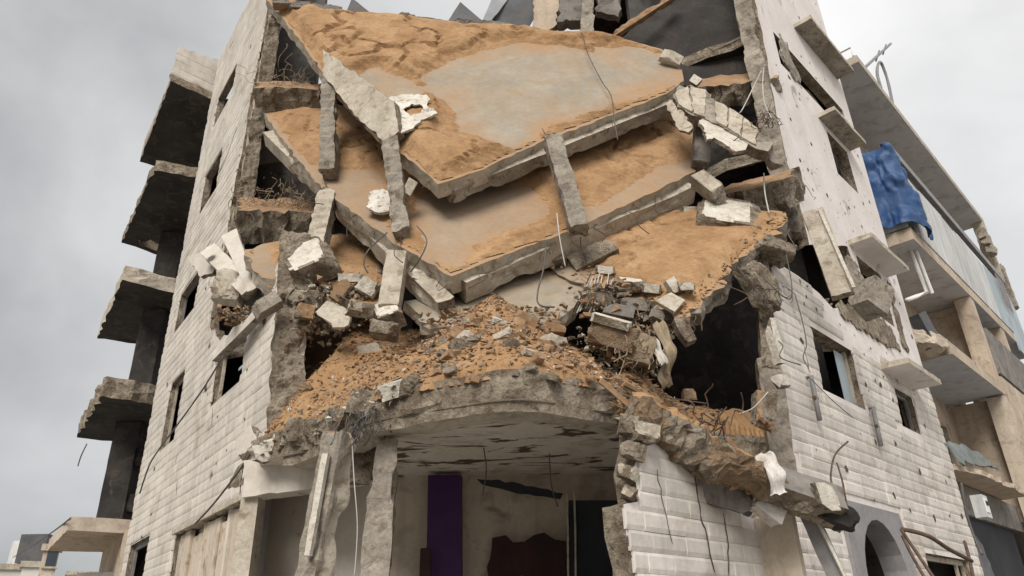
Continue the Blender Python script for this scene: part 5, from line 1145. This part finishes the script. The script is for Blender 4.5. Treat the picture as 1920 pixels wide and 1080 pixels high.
line('looped cable on the left below the ribbed column', [(726, 436, 9.4), (690, 470, 9.4), (682, 495, 9.4), (690, 512, 9.4)], .011, 'wire')
line('curved cable right of the ribbed column below the second slab', [(782, 424, 9.0), (800, 450, 8.9), (790, 480, 8.9), (770, 510, 9.1)], .011, 'wire')
line('thin drooping wire across the face of the uppermost slab', [(1092, 62, 11.7), (1102, 100, 11.2), (1128, 152, 10.8), (1146, 180, 10.5), (1152, 226, 10.1), (1158, 262, 9.8)], .010, 'wire')
line('pale cable hanging from the right torn floor, leftmost of two', [(1428, 132, 11.7), (1412, 165, 11.6), (1392, 205, 11.4), (1386, 212, 11.4)], .012, 'wirep')
line('pale cable hanging from the right torn floor, the longer curved one', [(1432, 128, 11.7), (1430, 160, 11.6), (1434, 195, 11.5), (1448, 224, 11.4)], .012, 'wirep')
line('pale cable dropping from the second torn floor to the big white block', [(1432, 325, 11.2), (1434, 360, 11.0), (1442, 400, 10.8)], .012, 'wirep')
line('long cable running down the left wall past two windows', [(418, 668, 11.6), (380, 730, 12.2), (330, 800, 13.2), (300, 840, 13.9), (280, 872, 14.4), (262, 925, 14.9)], .014, 'wire')
line('slanting cable from the left pier down to the shutters', [(488, 820, 9.7), (450, 880, 10.1), (400, 945, 10.9), (366, 982, 11.5)], .014, 'wire')
line('tall bent wire arching up from the tip of the ledge', [(1590, 828, 10.2), (1566, 852, 9.9), (1558, 890, 9.4), (1562, 915, 8.9), (1575, 955, 8.6)], .012, 'steel')
line('straight thin bar standing beside the arching wire', [(1569, 868, 9.2), (1580, 905, 8.9), (1588, 950, 8.6)], .010, 'steel', 'rebar', 'rebar')
line('dark cable sagging from the arched door to the right corner', [(1690, 992, 11.6), (1740, 1005, 11.8), (1780, 1030, 12.3), (1822, 1052, 13.0)], .03, 'steel')
line('upper of two dark bars slanting down beside the arched door', [(1690, 993, 11.5), (1715, 1030, 11.3), (1752, 1085, 11.0)], .022, 'steel', 'steel_bar', 'bar')
line('lower of two dark bars slanting down beside the arched door', [(1692, 1005, 11.4), (1712, 1045, 11.2), (1735, 1085, 11.0)], .02, 'steel', 'steel_bar', 'bar')
line('rusty rod leaning at the far corner of the right wall', [(1808, 1015, 13.6), (1818, 1050, 13.4), (1826, 1090, 13.2)], .025, 'steel', 'steel_bar', 'bar')
line('dark cable down the far edge of the right wall', [(1802, 905, 15.0), (1812, 960, 15.0), (1826, 1005, 15.0), (1842, 1040, 14.8)], .02, 'wire')
line('thin wire crossing the dark cave at lower right', [(1440, 735, 8.9), (1412, 765, 8.8), (1386, 776, 8.8)], .008, 'wirep')
line('looped wire hanging from the right pier crown', [(1474, 478, 9.9), (1484, 530, 9.7), (1482, 560, 9.7), (1462, 550, 9.7), (1426, 515, 9.7)], .009, 'wire')
line('thin cable hanging down the stones left of the large right window', [(1490, 550, 10.2), (1504, 600, 10.2), (1512, 645, 10.2), (1506, 670, 10.2), (1516, 690, 10.2)], .008, 'wire')
line('thin cable dangling across the stone courses right of the pipe stub', [(1520, 710, 10.3), (1560, 750, 10.8), (1600, 784, 11.4)], .006, 'wire')
line('wire dangling from the dark balcony far left', [(163, 832, 19), (152, 855, 19), (146, 874, 19)], .014, 'wire')
line('pale cable dangling beside the right leaning column', [(660, 826, 7.5), (664, 900, 7.4), (670, 990, 7.4), (664, 1085, 7.4)], .006, 'wirep')
def tangle(label, px, py, D, n, r, size, mat, seed, drop=.0):
    rng = np.random.default_rng(seed); c = at(px, py, D); q = []
    for _ in range(n):
        p = c + rng.normal(0, 1, 3) * size * [1, .5, .4]; P = [p]
        for k in range(4): p = p + rng.normal(0, .35, 3) * size * .9 + np.array([0, -.02, -drop]); P.append(p)
        q.append(tube(cat(P, 2), r, 3))
    V, Fc, mi = join(q); tag(mk('wire_tangle', V, Fc, MT[mat], None), label, kind='stuff')
tangle('straw coloured torn fibres along the upper left floor end', 540, 152, 12.9, 40, .006, .28, 'fibre', 801, .02)
tangle('straw coloured torn fibres along the lower left floor end', 500, 372, 12.6, 40, .006, .28, 'fibre', 802, .02)
tangle('torn fibres at the right end of the lower left floor end', 575, 376, 12.2, 34, .006, .25, 'fibre', 803, .02)
tangle('wire tangle at the end of the block fragment', 1425, 232, 10.6, 26, .006, .14, 'steel', 804)
tangle('wire tangle hanging over the edge above the left leaning column', 680, 775, 7.45, 30, .008, .10, 'wire', 805, .06)
tangle('wire tangle at the crown of the right pier', 1440, 545, 9.65, 12, .005, .14, 'wire', 806, .05)
tangle('wire tangle on the boulder beside the cave', 1185, 650, 8.0, 26, .006, .16, 'fibre', 807, .03)
tangle('wire tangle hanging at the broken right wall seam', 1478, 350, 11.2, 12, .005, .12, 'wire', 808, .05)
tangle('bent bars sticking out over the collapsed ledge', 1330, 800, 7.7, 18, .008, .2, 'steel', 809, .0)
# pipe stubs on the right wall
for (x, y, x2, y2, lab) in ((1521, 706, 1537, 788, 'grey pipe stub on the right wall left of the larger window'), (1637, 764, 1652, 836, 'grey pipe stub on the right wall right of the larger window')):
    a, b = RF.on(x, y, .09), RF.on(x2, y2, .09); V, Fc = tube(np.array([a + np.array([*(-RF.n * .12), 0]), a, a * .5 + b * .5, b]), .035, 8); o = tag(mk('pipe_stub', V, Fc, MT['greypipe'], None, smooth=True), lab, 'pipe')
    c = a + (b - a) * .5; V, Fc = box(c, .11, .05, .04, math.atan2(RF.d[1], RF.d[0])); mk('pipe_clip', V, Fc, MT['steel'], o)
# dark metal sheets at the top
def sheet(label, px, D, mat, seed, th=.03):
    V, Fc, mi, _ = plate([at(x, y, D + dd) for x, y, dd in px], th, rag=.006, bump=.01, step=.2, seed=seed, nref=(0, -1, 0)); tag(mk('metal_sheet', V, Fc, MT[mat], None), label, 'metal sheet')
sheet('small dark metal sheet peeping over the sand crest, leftmost', [(645, 30, 0), (660, -4, .1), (702, 30, 0)], 12.7, 'sheet', 821)
sheet('pointed dark metal sheet behind the middle of the sand crest', [(838, 42, 0), (863, 3, .1), (906, 40, 0)], 12.7, 'sheet', 822)
sheet('long grey metal sheet rising out of frame behind the sand crest', [(905, 36, 0), (935, -30, .3), (1000, -60, .4), (960, -10, .2), (920, 40, 0)], 12.9, 'sheetl', 823)
sheet('wide dark metal sheet right of the long grey sheet', [(918, 44, .0), (960, -10, .0), (1000, -60, .0), (1040, -60, .2), (1010, 20, .1), (990, 50, .0), (950, 46, 0)], 13.1, 'sheet', 824)
for i, (x, y, w_) in enumerate(((560, 12, .5), (600, 18, .4), (625, 20, .4), (760, 34, .5), (810, 44, .7), (870, 46, .6), (900, 48, .6), (945, 52, .6), (990, 60, .7), (530, 4, .4))):
    chunk(('third', 'fourth', 'fifth', 'sixth', 'seventh', 'eighth', 'ninth', 'tenth', 'eleventh', 'second')[i] + ' ragged clod from the left along the sandy crest', x, y + 3, 12.45 if x > 650 else 12.9, (w_, .3, .16), (.2, .1 * (i % 3 - 1), .2), [MT['clod'], MT['cement'], MT['clod'], MT['cement'], MT['clod'], MT['clod'], MT['cement']], 830 + i, cuts=5, rag=.2, group='ragged clods along the crest of the uppermost slab')

# ------------------------------------------------------------------ neighbour building
nb = thing('apartment_building', 'neighbouring tan apartment building with long grey balconies and white panels', 'building', (14, 20, 0))
def NP(s, h, off=0.0): return RF.p(-2.85 - s, h, off)          # s metres away from its near corner
def nplate(name, q, thick, mats, nref, seed=1, step=.5, rag=0.0, parent=None, bump=.004, holes=()):
    V, Fc, mi, _ = plate(q, thick, rag=rag, bump=bump, step=step, seed=seed, nref=nref, holes=holes); return mk(name, V, Fc, mats, parent or nb, mi)
RN = (RF.n[0], RF.n[1], 0)
REC = -1.55
def bal(h, s0, s1, th, mats, seed): return nplate('balcony', [NP(s0, h + th), NP(s1, h + th), NP(s1, h + th, REC), NP(s0, h + th, REC)], th, mats, (0, 0, 1), seed)
bA = bal(11.0, 0, 13.5, .36, [MT['tan'], MT['greysoffit'], MT['tan']], 901)
bB = bal(7.85, .4, 5.6, .34, [MT['tan'], MT['greysoffit'], MT['tan']], 902)
rf = nplate('roof', [NP(-.1, 17.35), NP(13.8, 17.35), NP(13.8, 17.35, -4), NP(-.1, 17.35, -4)], .26, [MT['pale'], MT['greysoffit'], MT['pale']], (0, 0, 1), 903)
hole_ = [[NP(a, b, REC), NP(c, b, REC), NP(c, d, REC), NP(a, d, REC)] for a, c, b, d in ((3.0, 5.2, 8.3, 10.0), (1.6, 4.6, 4.9, 7.0), (8, 10.5, 8.3, 10), (2.2, 7, .1, 3.3))]
fw = nplate('wall', [NP(-.5, 0, REC), NP(13.5, 0, REC), NP(13.5, 17.1, REC), NP(-.5, 17.1, REC)], .25, [MT['tan'], MT['cement'], MT['tan']], RN, 904, holes=hole_)
nplate('rear_wall', [NP(-.5, 0, -4.6), NP(13.5, 0, -4.6), NP(13.5, 11, -4.6), NP(-.5, 11, -4.6)], .2, DK, RN, 905)
nplate('side_wall', [NP(-.5, 0, REC - .26), NP(-.5, 17.1, REC - .26), NP(-.5, 17.1, -6), NP(-.5, 0, -6)], .2, [MT['tan']] * 3, (-RF.d[0] * -1, -RF.d[1] * -1, 0), 906)
# tall side screen at the far column, columns
for (s, h0, h1, w_, m) in ((5.45, 8.19, 10.98, .5, 'tan'), (5.6, 0, 7.8, .5, 'beige'), (9.2, 0, 10.98, .55, 'tan')):
    a = NP(s, h0, -.25); b = NP(s, h1, -.25); V, Fc, mi = beam(a, b, w_, .45, ref=RN, rag=.004, seed=int(s * 10), step=.4, k=2); mk('column', V, Fc, MT[m], nb)
nplate('side_wall', [NP(5.75, 8.2, -.3), NP(5.75, 8.2, REC), NP(5.75, 10.98, REC), NP(5.75, 10.98, -.3)], .12, [MT['beige']] * 3, (RF.d[0], RF.d[1], 0), 907)
nplate('side_wall', [NP(5.75, 4.3, -.3), NP(5.75, 4.3, REC), NP(5.75, 7.84, REC), NP(5.75, 7.84, -.3)], .12, [MT['tan']] * 3, (RF.d[0], RF.d[1], 0), 908)
for (a, c, b, d) in ((3.0, 5.2, 8.3, 10.0), (1.6, 4.6, 4.9, 7.0), (8, 10.5, 8.3, 10)):
    g = .07; q = []
    for (x0, x1, y0, y1) in ((a, a + g, b, d), (c - g, c, b, d), (a + g, c - g, b, b + g), (a + g, c - g, d - g, d)):
        q.append(prism([NP(x0, y0, REC - .1), NP(x1, y0, REC - .1), NP(x1, y1, REC - .1), NP(x0, y1, REC - .1)], [NP(x0, y0, REC - .16), NP(x1, y0, REC - .16), NP(x1, y1, REC - .16), NP(x0, y1, REC - .16)]))
    V, Fc, mi = join(q); f = mk('window_frame', V, Fc, MT['greypipe'], nb)
# white balcony panels in a row, with gaps and a dark slit above
s = .55; i = 0
for w_ in (1.9, 2.3, 1.2, 2.1, 1.5, 1.9, 1.7):
    nplate('balcony_panel', [NP(s, 11.40, .02), NP(s + w_ - .05, 11.40, .02), NP(s + w_ - .05, 13.55 + (.12 if i % 2 else 0), .02), NP(s, 13.62, .02)], .05, [MT['panelw'] if i < 5 else MT['bluep']] * 3, RN, 910 + i, step=.8, rag=.0)
    s += w_; i += 1
nplate('end_panel', [NP(0, 11.40, -.04), NP(0, 11.40, REC), NP(0, 13.3, REC), NP(0, 13.3, -.04)], .06, [MT['panelw']] * 3, (-.7, -.7, 0), 920)
V, Fc = prism([NP(.4, 14.1, .03), NP(13.4, 14.1, .03), NP(13.4, 14.35, .03), NP(.4, 14.35, .03)], [NP(.4, 14.1, -.12), NP(13.4, 14.1, -.12), NP(13.4, 14.35, -.12), NP(.4, 14.35, -.12)]); mk('balcony_rail', V, Fc, MT['greypipe'], nb)
nplate('balcony_backing', [NP(.2, 11.4, -.5), NP(13.4, 11.4, -.5), NP(13.4, 14.3, -.5), NP(.2, 14.3, -.5)], .08, DK, RN, 921, step=.8)
# far end of the roof: open frame, post, crumbled parapet
for (x, y, s_, h) in ((0, 0, 13.1, 15.7),):
    V, Fc, mi = beam(NP(13.6, 14.3, -.2), NP(13.6, 17.1, -.2), .4, .4, ref=RN, rag=.03, seed=931); mk('column', V, Fc, MT['pale'], nb)
V, Fc, mi = beam(NP(14.4, 13.4, -.2), NP(14.2, 15.2, -.2), .55, .5, ref=RN, rag=.05, seed=932); mk('column', V, Fc, MT['concrete'], nb)
nplate('glazed_screen', [NP(11.2, 10.7, .03), NP(13.6, 10.5, .03), NP(13.5, 13.0, .03), NP(12.2, 13.9, .03), NP(11.2, 13.6, .03)], .04, [MT['bluep']] * 3, RN, 933, step=.4, rag=.02)
for i in range(6):
    V, Fc, mi = beam(NP(11.0 + i * .22, 12.4, .1), NP(10.9 + i * .23, 13.7, .12), .04, .03, ref=RN, rag=.003, seed=940 + i, step=.3, k=2); mk('slat', V, Fc, MT['greypipe'], nb)
# parapet line on the next bay at lower right
nplate('parapet', [NP(5.9, 8.6, .02), NP(13.4, 8.6, .02), NP(13.4, 10.1, .02), NP(5.9, 10.1, .02)], .12, [MT['cement']] * 3, RN, 950)
nplate('parapet', [NP(5.9, 6.3, .0), NP(13.4, 6.3, .0), NP(13.4, 8.5, .0), NP(5.9, 8.5, .0)], .2, [MT['tan']] * 3, RN, 951)
nplate('wall', [NP(5.9, 0, -.02), NP(13.4, 0, -.02), NP(13.4, 6.25, -.02), NP(5.9, 6.25, -.02)], .2, [MT['beige']] * 3, RN, 952)
# rubble heap on the lower balcony edge
chunk('broken tan block on the near end of the lower neighbour balcony', 1745, 640, 20.2, (.9, .5, .5), (0, .2, .6), [MT['beige']] * 7, 955, cuts=5, rag=.12)
chunk('dark leaning board on the lower neighbour balcony', 1735, 620, 20.0, (.35, .3, .9), (0, -.4, .5), [MT['sheet']] * 7, 956, cuts=2)
for i, (x, y) in enumerate(((1735, 655), (1850, 452), (1842, 440), (1860, 470))):
    chunk(('', 'middle crumbled block on the edge of the far roof end', 'upper crumbled block on the edge of the far roof end', 'lower crumbled block on the edge of the far roof end')[i] if i else 'tan rubble at the near corner of the lower balcony', x, y, 33.0 if i else 20.4, ((.3, .3, .45) if i else (.9, .5, .25)), (0, .2, .6), [MT['concrete'] if i else MT['tan']] * 7, 957 + i, cuts=5, rag=.12, group='crumbled blocks on the far roof end' if i else None)
# ground-floor canopy, meter box, torn panel
cn = tag(nplate('canopy', [NP(-1.6, 4.75, -.2), NP(-.4, 4.95, 0), NP(4.2, 4.85, 0), NP(4.2, 4.85, -1.5), NP(-1.6, 4.9, -1.5)], .12, [MT['sheetl'], MT['tan'], MT['tan']], (0, 0, 1), 961, rag=.03, step=.25))
V, Fc, mi, _ = plate([NP(-1.55, 5.35, -.3), NP(-.3, 5.5, -.1), NP(1.2, 5.0, .05), NP(-.2, 4.98, .08), NP(-1.6, 4.9, -.05)], .04, rag=.03, bump=.05, step=.15, seed=962, nref=RN); tag(mk('torn_sheet', V, Fc, MT['greygreen'], None), 'torn grey green sheet hanging on the canopy beside the right wall', 'sheet')
nplate('wall', [NP(-1.7, 0, -.9), NP(-.75, 0, -.9), NP(-.75, 4.7, -.9), NP(-1.7, 4.7, -.9)], .2, [MT['pale']] * 3, RN, 963)
c = RF.p(-1.5, 3.95, -.0); mb_ = thing('meter_box', 'small white electric meter box on the pale strip right of the stone wall', 'meter box', c)
ang = math.atan2(RF.d[1], RF.d[0]); V, Fc = box(c, .42, .22, .46, ang); mk('case', V, Fc, MT['panelw'], mb_)
V, Fc = box(c + np.array([*(RF.n * .115), .02]), .26, .02, .3, ang); mk('cover', V, Fc, MT['pipe'], mb_)
V, Fc = box(c + np.array([*(RF.n * .13), .06]), .14, .015, .09, ang); mk('display', V, Fc, MT['dkwin'], mb_)
V, Fc, mi, _ = plate([RF.p(-.35, 3.3, -.1), RF.p(-.8, 3.35, -.1), RF.p(-1.9, 2.2, -.15), RF.p(-1.6, 1.5, -.15), RF.p(-.5, 1.8, -.1)], .05, rag=.05, bump=.05, step=.18, seed=964, nref=RN); tag(mk('torn_sheet', V, Fc, [MT['sheet']] * 3, None), 'dark ragged sheet hanging at the foot of the pale strip', 'sheet')
nplate('doorway', [NP(.3, 0, -.7), NP(4.6, 0, -.7), NP(4.6, 4.0, -.7), NP(.3, 4.0, -.7)], .05, [MT['dkwin']] * 3, RN, 965, step=1.0)  # near-black sheet in place of an unlit interior
nplate('wall', [NP(-.5, 4.0, -.6), NP(5.5, 4.0, -.6), NP(5.5, 4.7, -.6), NP(-.5, 4.7, -.6)], .1, [MT['cement']] * 3, RN, 966, step=1.0)
# white pipe frame under the upper balcony
P = [RF.on(1706, 468, -.3), RF.on(1738, 548, -.3), RF.on(1700, 563, -.6)]
V, Fc = tube(np.array([P[0], P[0] * .5 + P[1] * .5, P[1], P[1] * .5 + P[2] * .5, P[2]]), .06, 8); tag(mk('waste_pipe', V, Fc, MT['pipe'], None, smooth=True), 'bent white waste pipe hanging under the upper neighbour balcony', 'pipe')
P = [RF.on(1714, 462, -.2), RF.on(1748, 550, -.2)]; V, Fc = tube(np.array([P[0], P[1]]), .05, 8); tag(mk('waste_pipe', V, Fc, MT['pipe'], None), 'straight white pipe beside the bent waste pipe', 'pipe')
# blue tarpaulin over the near end of the balcony
def tarp():
    cr = [RF.p(-.9, 0, -1.1), RF.p(-2.7, 0, -.5), RF.p(-2.8, 0, .1), RF.p(-3.4, 0, .12), RF.p(-3.9, 0, .12)]
    base = cat(cr, 14); nz = 60; V, Fc = [], []; nb_ = len(base); T = np.gradient(base, axis=0); T /= np.linalg.norm(T, axis=1)[:, None]
    nrm = np.stack([T[:, 1], -T[:, 0], T[:, 2] * 0], 1)
    if nrm[0] @ (-base[0]) < 0: nrm = -nrm
    for k in range(nz):
        q = k / (nz - 1)
        for i in range(nb_):
            u = i / (nb_ - 1); top = 14.25 - .5 * abs(u - .45) - 1.6 * max(0, u - .72); lo_ = 11.45 - .5 * max(0, u - .6)
            z = top + (lo_ - top) * q; p = base[i] + np.array([0, 0, z])
            f = .10 * math.sin(u * 17 + 2.2 * math.sin(q * 2.4)) * (.25 + q) * (1 - .4 * q) + .07 * math.sin(q * 9 + u * 3) * math.exp(-((q - .22) / .16) ** 2) * 1.6
            V.append(p + nrm[i] * f - nrm[i] * .30 * (1 - min(1, q * 4)) ** 2)
    V = np.array(V); V += np.stack([fbm(V, 1.6, 3, 81), fbm(V, 1.6, 3, 82), fbm(V, 1.6, 3, 83)], 1) * .05
    rd = np.abs(fbm(V * np.array([1, 1, .55]), 1.5, 4, 84)); V += np.tile(nrm, (nz, 1)) * ((.16 - .5 * np.minimum(rd, .3))[:, None])
    for k in range(nz - 1):
        for i in range(nb_ - 1): Fc.append([k * nb_ + i, k * nb_ + i + 1, (k + 1) * nb_ + i + 1, (k + 1) * nb_ + i])
    n = len(V); W = np.vstack([V, V - np.tile(nrm, (nz, 1)) * .02]); Fc = Fc + [[a + n for a in f[::-1]] for f in Fc]
    tag(mk('tarpaulin', W, Fc, MT['tarp'], None, smooth=True), 'blue tarpaulin draped over the near end of the neighbour balcony', 'tarpaulin')
tarp()
# antenna and bent lamp pole on the neighbour roof
an = thing('antenna', 'thin slanted television antenna rising from the neighbour roof', 'antenna', NP(1.2, 17.4, -.1))
a, b = RF.on(1620, 128, -.2), RF.on(1670, 82, -.2); V, Fc = tube(np.array([a, a * .5 + b * .5, b]), .05, 6); mk('mast', V, Fc, MT['greypipe'], an)
for k in (.45, .72):
    c = a + (b - a) * k; V, Fc = tube(np.array([c + np.array([-.12, 0, -.25]), c, c + np.array([.12, 0, .25])]), .03, 5); mk('rod', V, Fc, MT['greypipe'], an)
P = cat([RF.on(1676, 205, -.15), RF.on(1664, 150, -.15), RF.on(1652, 118, -.15), RF.on(1646, 122, -.15), RF.on(1645, 140, -.15), RF.on(1652, 165, -.15)], 4); V, Fc = tube(P, .05, 6); tag(mk('bent_pole', V, Fc, MT['greypipe'], None), 'bent hooked pole on the neighbour roof behind the antenna', 'pole')
# handrail at the near roof corner
P = [NP(-.05, 17.4, -.1), NP(-.05, 17.75, -.1), NP(-.05, 17.75, -.9), NP(-.05, 17.4, -.9)]; V, Fc = tube(np.array(P), .04, 5); tag(mk('handrail', V, Fc, MT['pipe'], None), 'short white handrail at the near corner of the neighbour roof', 'handrail')

# ------------------------------------------------------------------ far houses at lower left
def house(label, px0, px1, py, D, mat, seed, wins=(), tank=False):
    a, b = at(px0, py, D), at(px1, py, D); top = (a[2] + b[2]) / 2; w = np.linalg.norm((b - a)[:2]); c = (a + b) / 2
    ang = math.atan2((b - a)[1], (b - a)[0]); t = thing('house', label, 'house', (c[0], c[1] + w * .4, 0))
    n = np.array([-math.sin(ang), math.cos(ang), 0]); V, Fc = box(np.array([c[0], c[1], top / 2]) + n * w * .5, w, w, top, ang); mk('wall', V, Fc, MT[mat], t)
    V, Fc = box(np.array([c[0], c[1], top + .18]) + n * w * .5, w + .3, w + .3, .35, ang); mk('roof', V, Fc, MT['pale'], t)
    u = np.array([math.cos(ang), math.sin(ang), 0])
    for (fx, h, ww, hh) in wins:
        V, Fc = box(np.array([c[0], c[1], h]) + u * (fx - .5) * w - n * .02, ww, .1, hh, ang); f = mk('window', V, Fc, MT['glass'], t)
        V, Fc = box(np.array([c[0], c[1], h - hh / 2 - .06]) + u * (fx - .5) * w - n * .06, ww + .3, .16, .1, ang); mk('sill', V, Fc, MT['pale'], f)
    return t, c, top, u, n
t, c, top, u, n = house('far cream house at the lower left corner with a white roof tank', -40, 42, 1068, 60, 'far', 1, ((.62, 5.2, 1.0, 1.2),))
V, Fc = tube(np.array([c + u * 1.2 + n * 1.5 + np.array([0, 0, top - c[2] + .35]), c + u * 1.2 + n * 1.5 + np.array([0, 0, top - c[2] + 1.9])]), .95, 12); mk('water_tank', V, Fc, MT['panelw'], t)
t, c, top, u, n = house('far pale house with a dark flat roof room beside the lowest balcony', 42, 84, 1064, 56, 'far', 2, ((.4, 5.4, .8, 1.0),))
V, Fc = box(np.array([c[0], c[1], top + 1.15]) + n * 1.2, 1.6, 1.6, 1.7, .1); mk('roof_room', V, Fc, MT['sheet'], t)
house('narrow cream house just left of the lowest balcony post', 82, 112, 1033, 50, 'beige', 3, ((.6, 6.6, .5, .9),))
house('low grey house far off under the lowest balcony', 125, 182, 1078, 90, 'far', 4, ((.3, 5.6, 1.0, .9), (.7, 5.6, 1.0, .9)))
line('overhead line running from the lowest balcony to the far houses', [(132, 972, 18.5), (95, 1000, 26), (50, 1030, 38), (25, 1045, 48)], .02, 'wire')

# bent bars and torn cables hanging in the gaps
for i, (x, y, D, l, m) in enumerate(((600, 352, 10.4, .5, 'steel'), (668, 402, 9.9, .45, 'steel'), (742, 456, 9.3, .4, 'wire'), (905, 500, 8.9, .35, 'steel'), (960, 478, 9.1, .5, 'wire'), (1120, 420, 9.5, .4, 'steel'), (1180, 398, 9.8, .45, 'steel'), (1240, 372, 10.2, .4, 'wire'), (1300, 330, 10.8, .4, 'steel'), (1340, 330, 11.0, .6, 'wirep'), (1380, 250, 10.6, .5, 'steel'), (1405, 470, 10.0, .5, 'wire'), (1350, 530, 9.3, .4, 'steel'), (1300, 592, 8.7, .35, 'steel'), (1250, 700, 8.3, .45, 'steel'), (1480, 430, 10.6, .5, 'wire'), (560, 300, 11.6, .4, 'steel'), (470, 400, 12.3, .4, 'wire'), (1460, 640, 9.4, .4, 'wire'), (1210, 560, 9.0, .35, 'steel'))):
    a = at(x, y, D); rr = np.random.default_rng(900 + i); P = [a, a + np.array([rr.normal(0, .06), -.08, -.25 * l]), a + np.array([rr.normal(0, .12), -.12, -.65 * l]), a + np.array([rr.normal(0, .2), -.1, -l * rr.uniform(.7, 1.1)])]
    V, Fc = tube(cat(P, 5), .008, 5); tag(mk('rebar' if m == 'steel' else 'cable', V, Fc, MT[m], None, smooth=True), 'short bent bar dangling from a broken slab edge' if m == 'steel' else 'short torn cable dangling from a broken edge', 'rebar' if m == 'steel' else 'cable', 'bars dangling from the broken slab edges' if m == 'steel' else 'torn cables dangling from the broken edges')
# inside the ground floor room: loose cables, fallen boards, a skirting of debris
line('thin cable hanging from the peeling ceiling of the entrance room', [(905, 830, 8.6), (912, 880, 8.7), (904, 930, 8.8)], .008, 'wire')
line('second thin cable hanging near the dark doorway', [(1030, 850, 8.4), (1034, 910, 8.5), (1046, 950, 8.6)], .008, 'wire')
V, Fc, mi = beam(at(797, 1085, 9.72) * [1, 1, 0], at(798, 1030, 9.72), .13, .05, rag=.01, seed=991); tag(mk('board', V, Fc, MT['maroon'], None), 'dark red board leaning against the purple pillar', 'board')
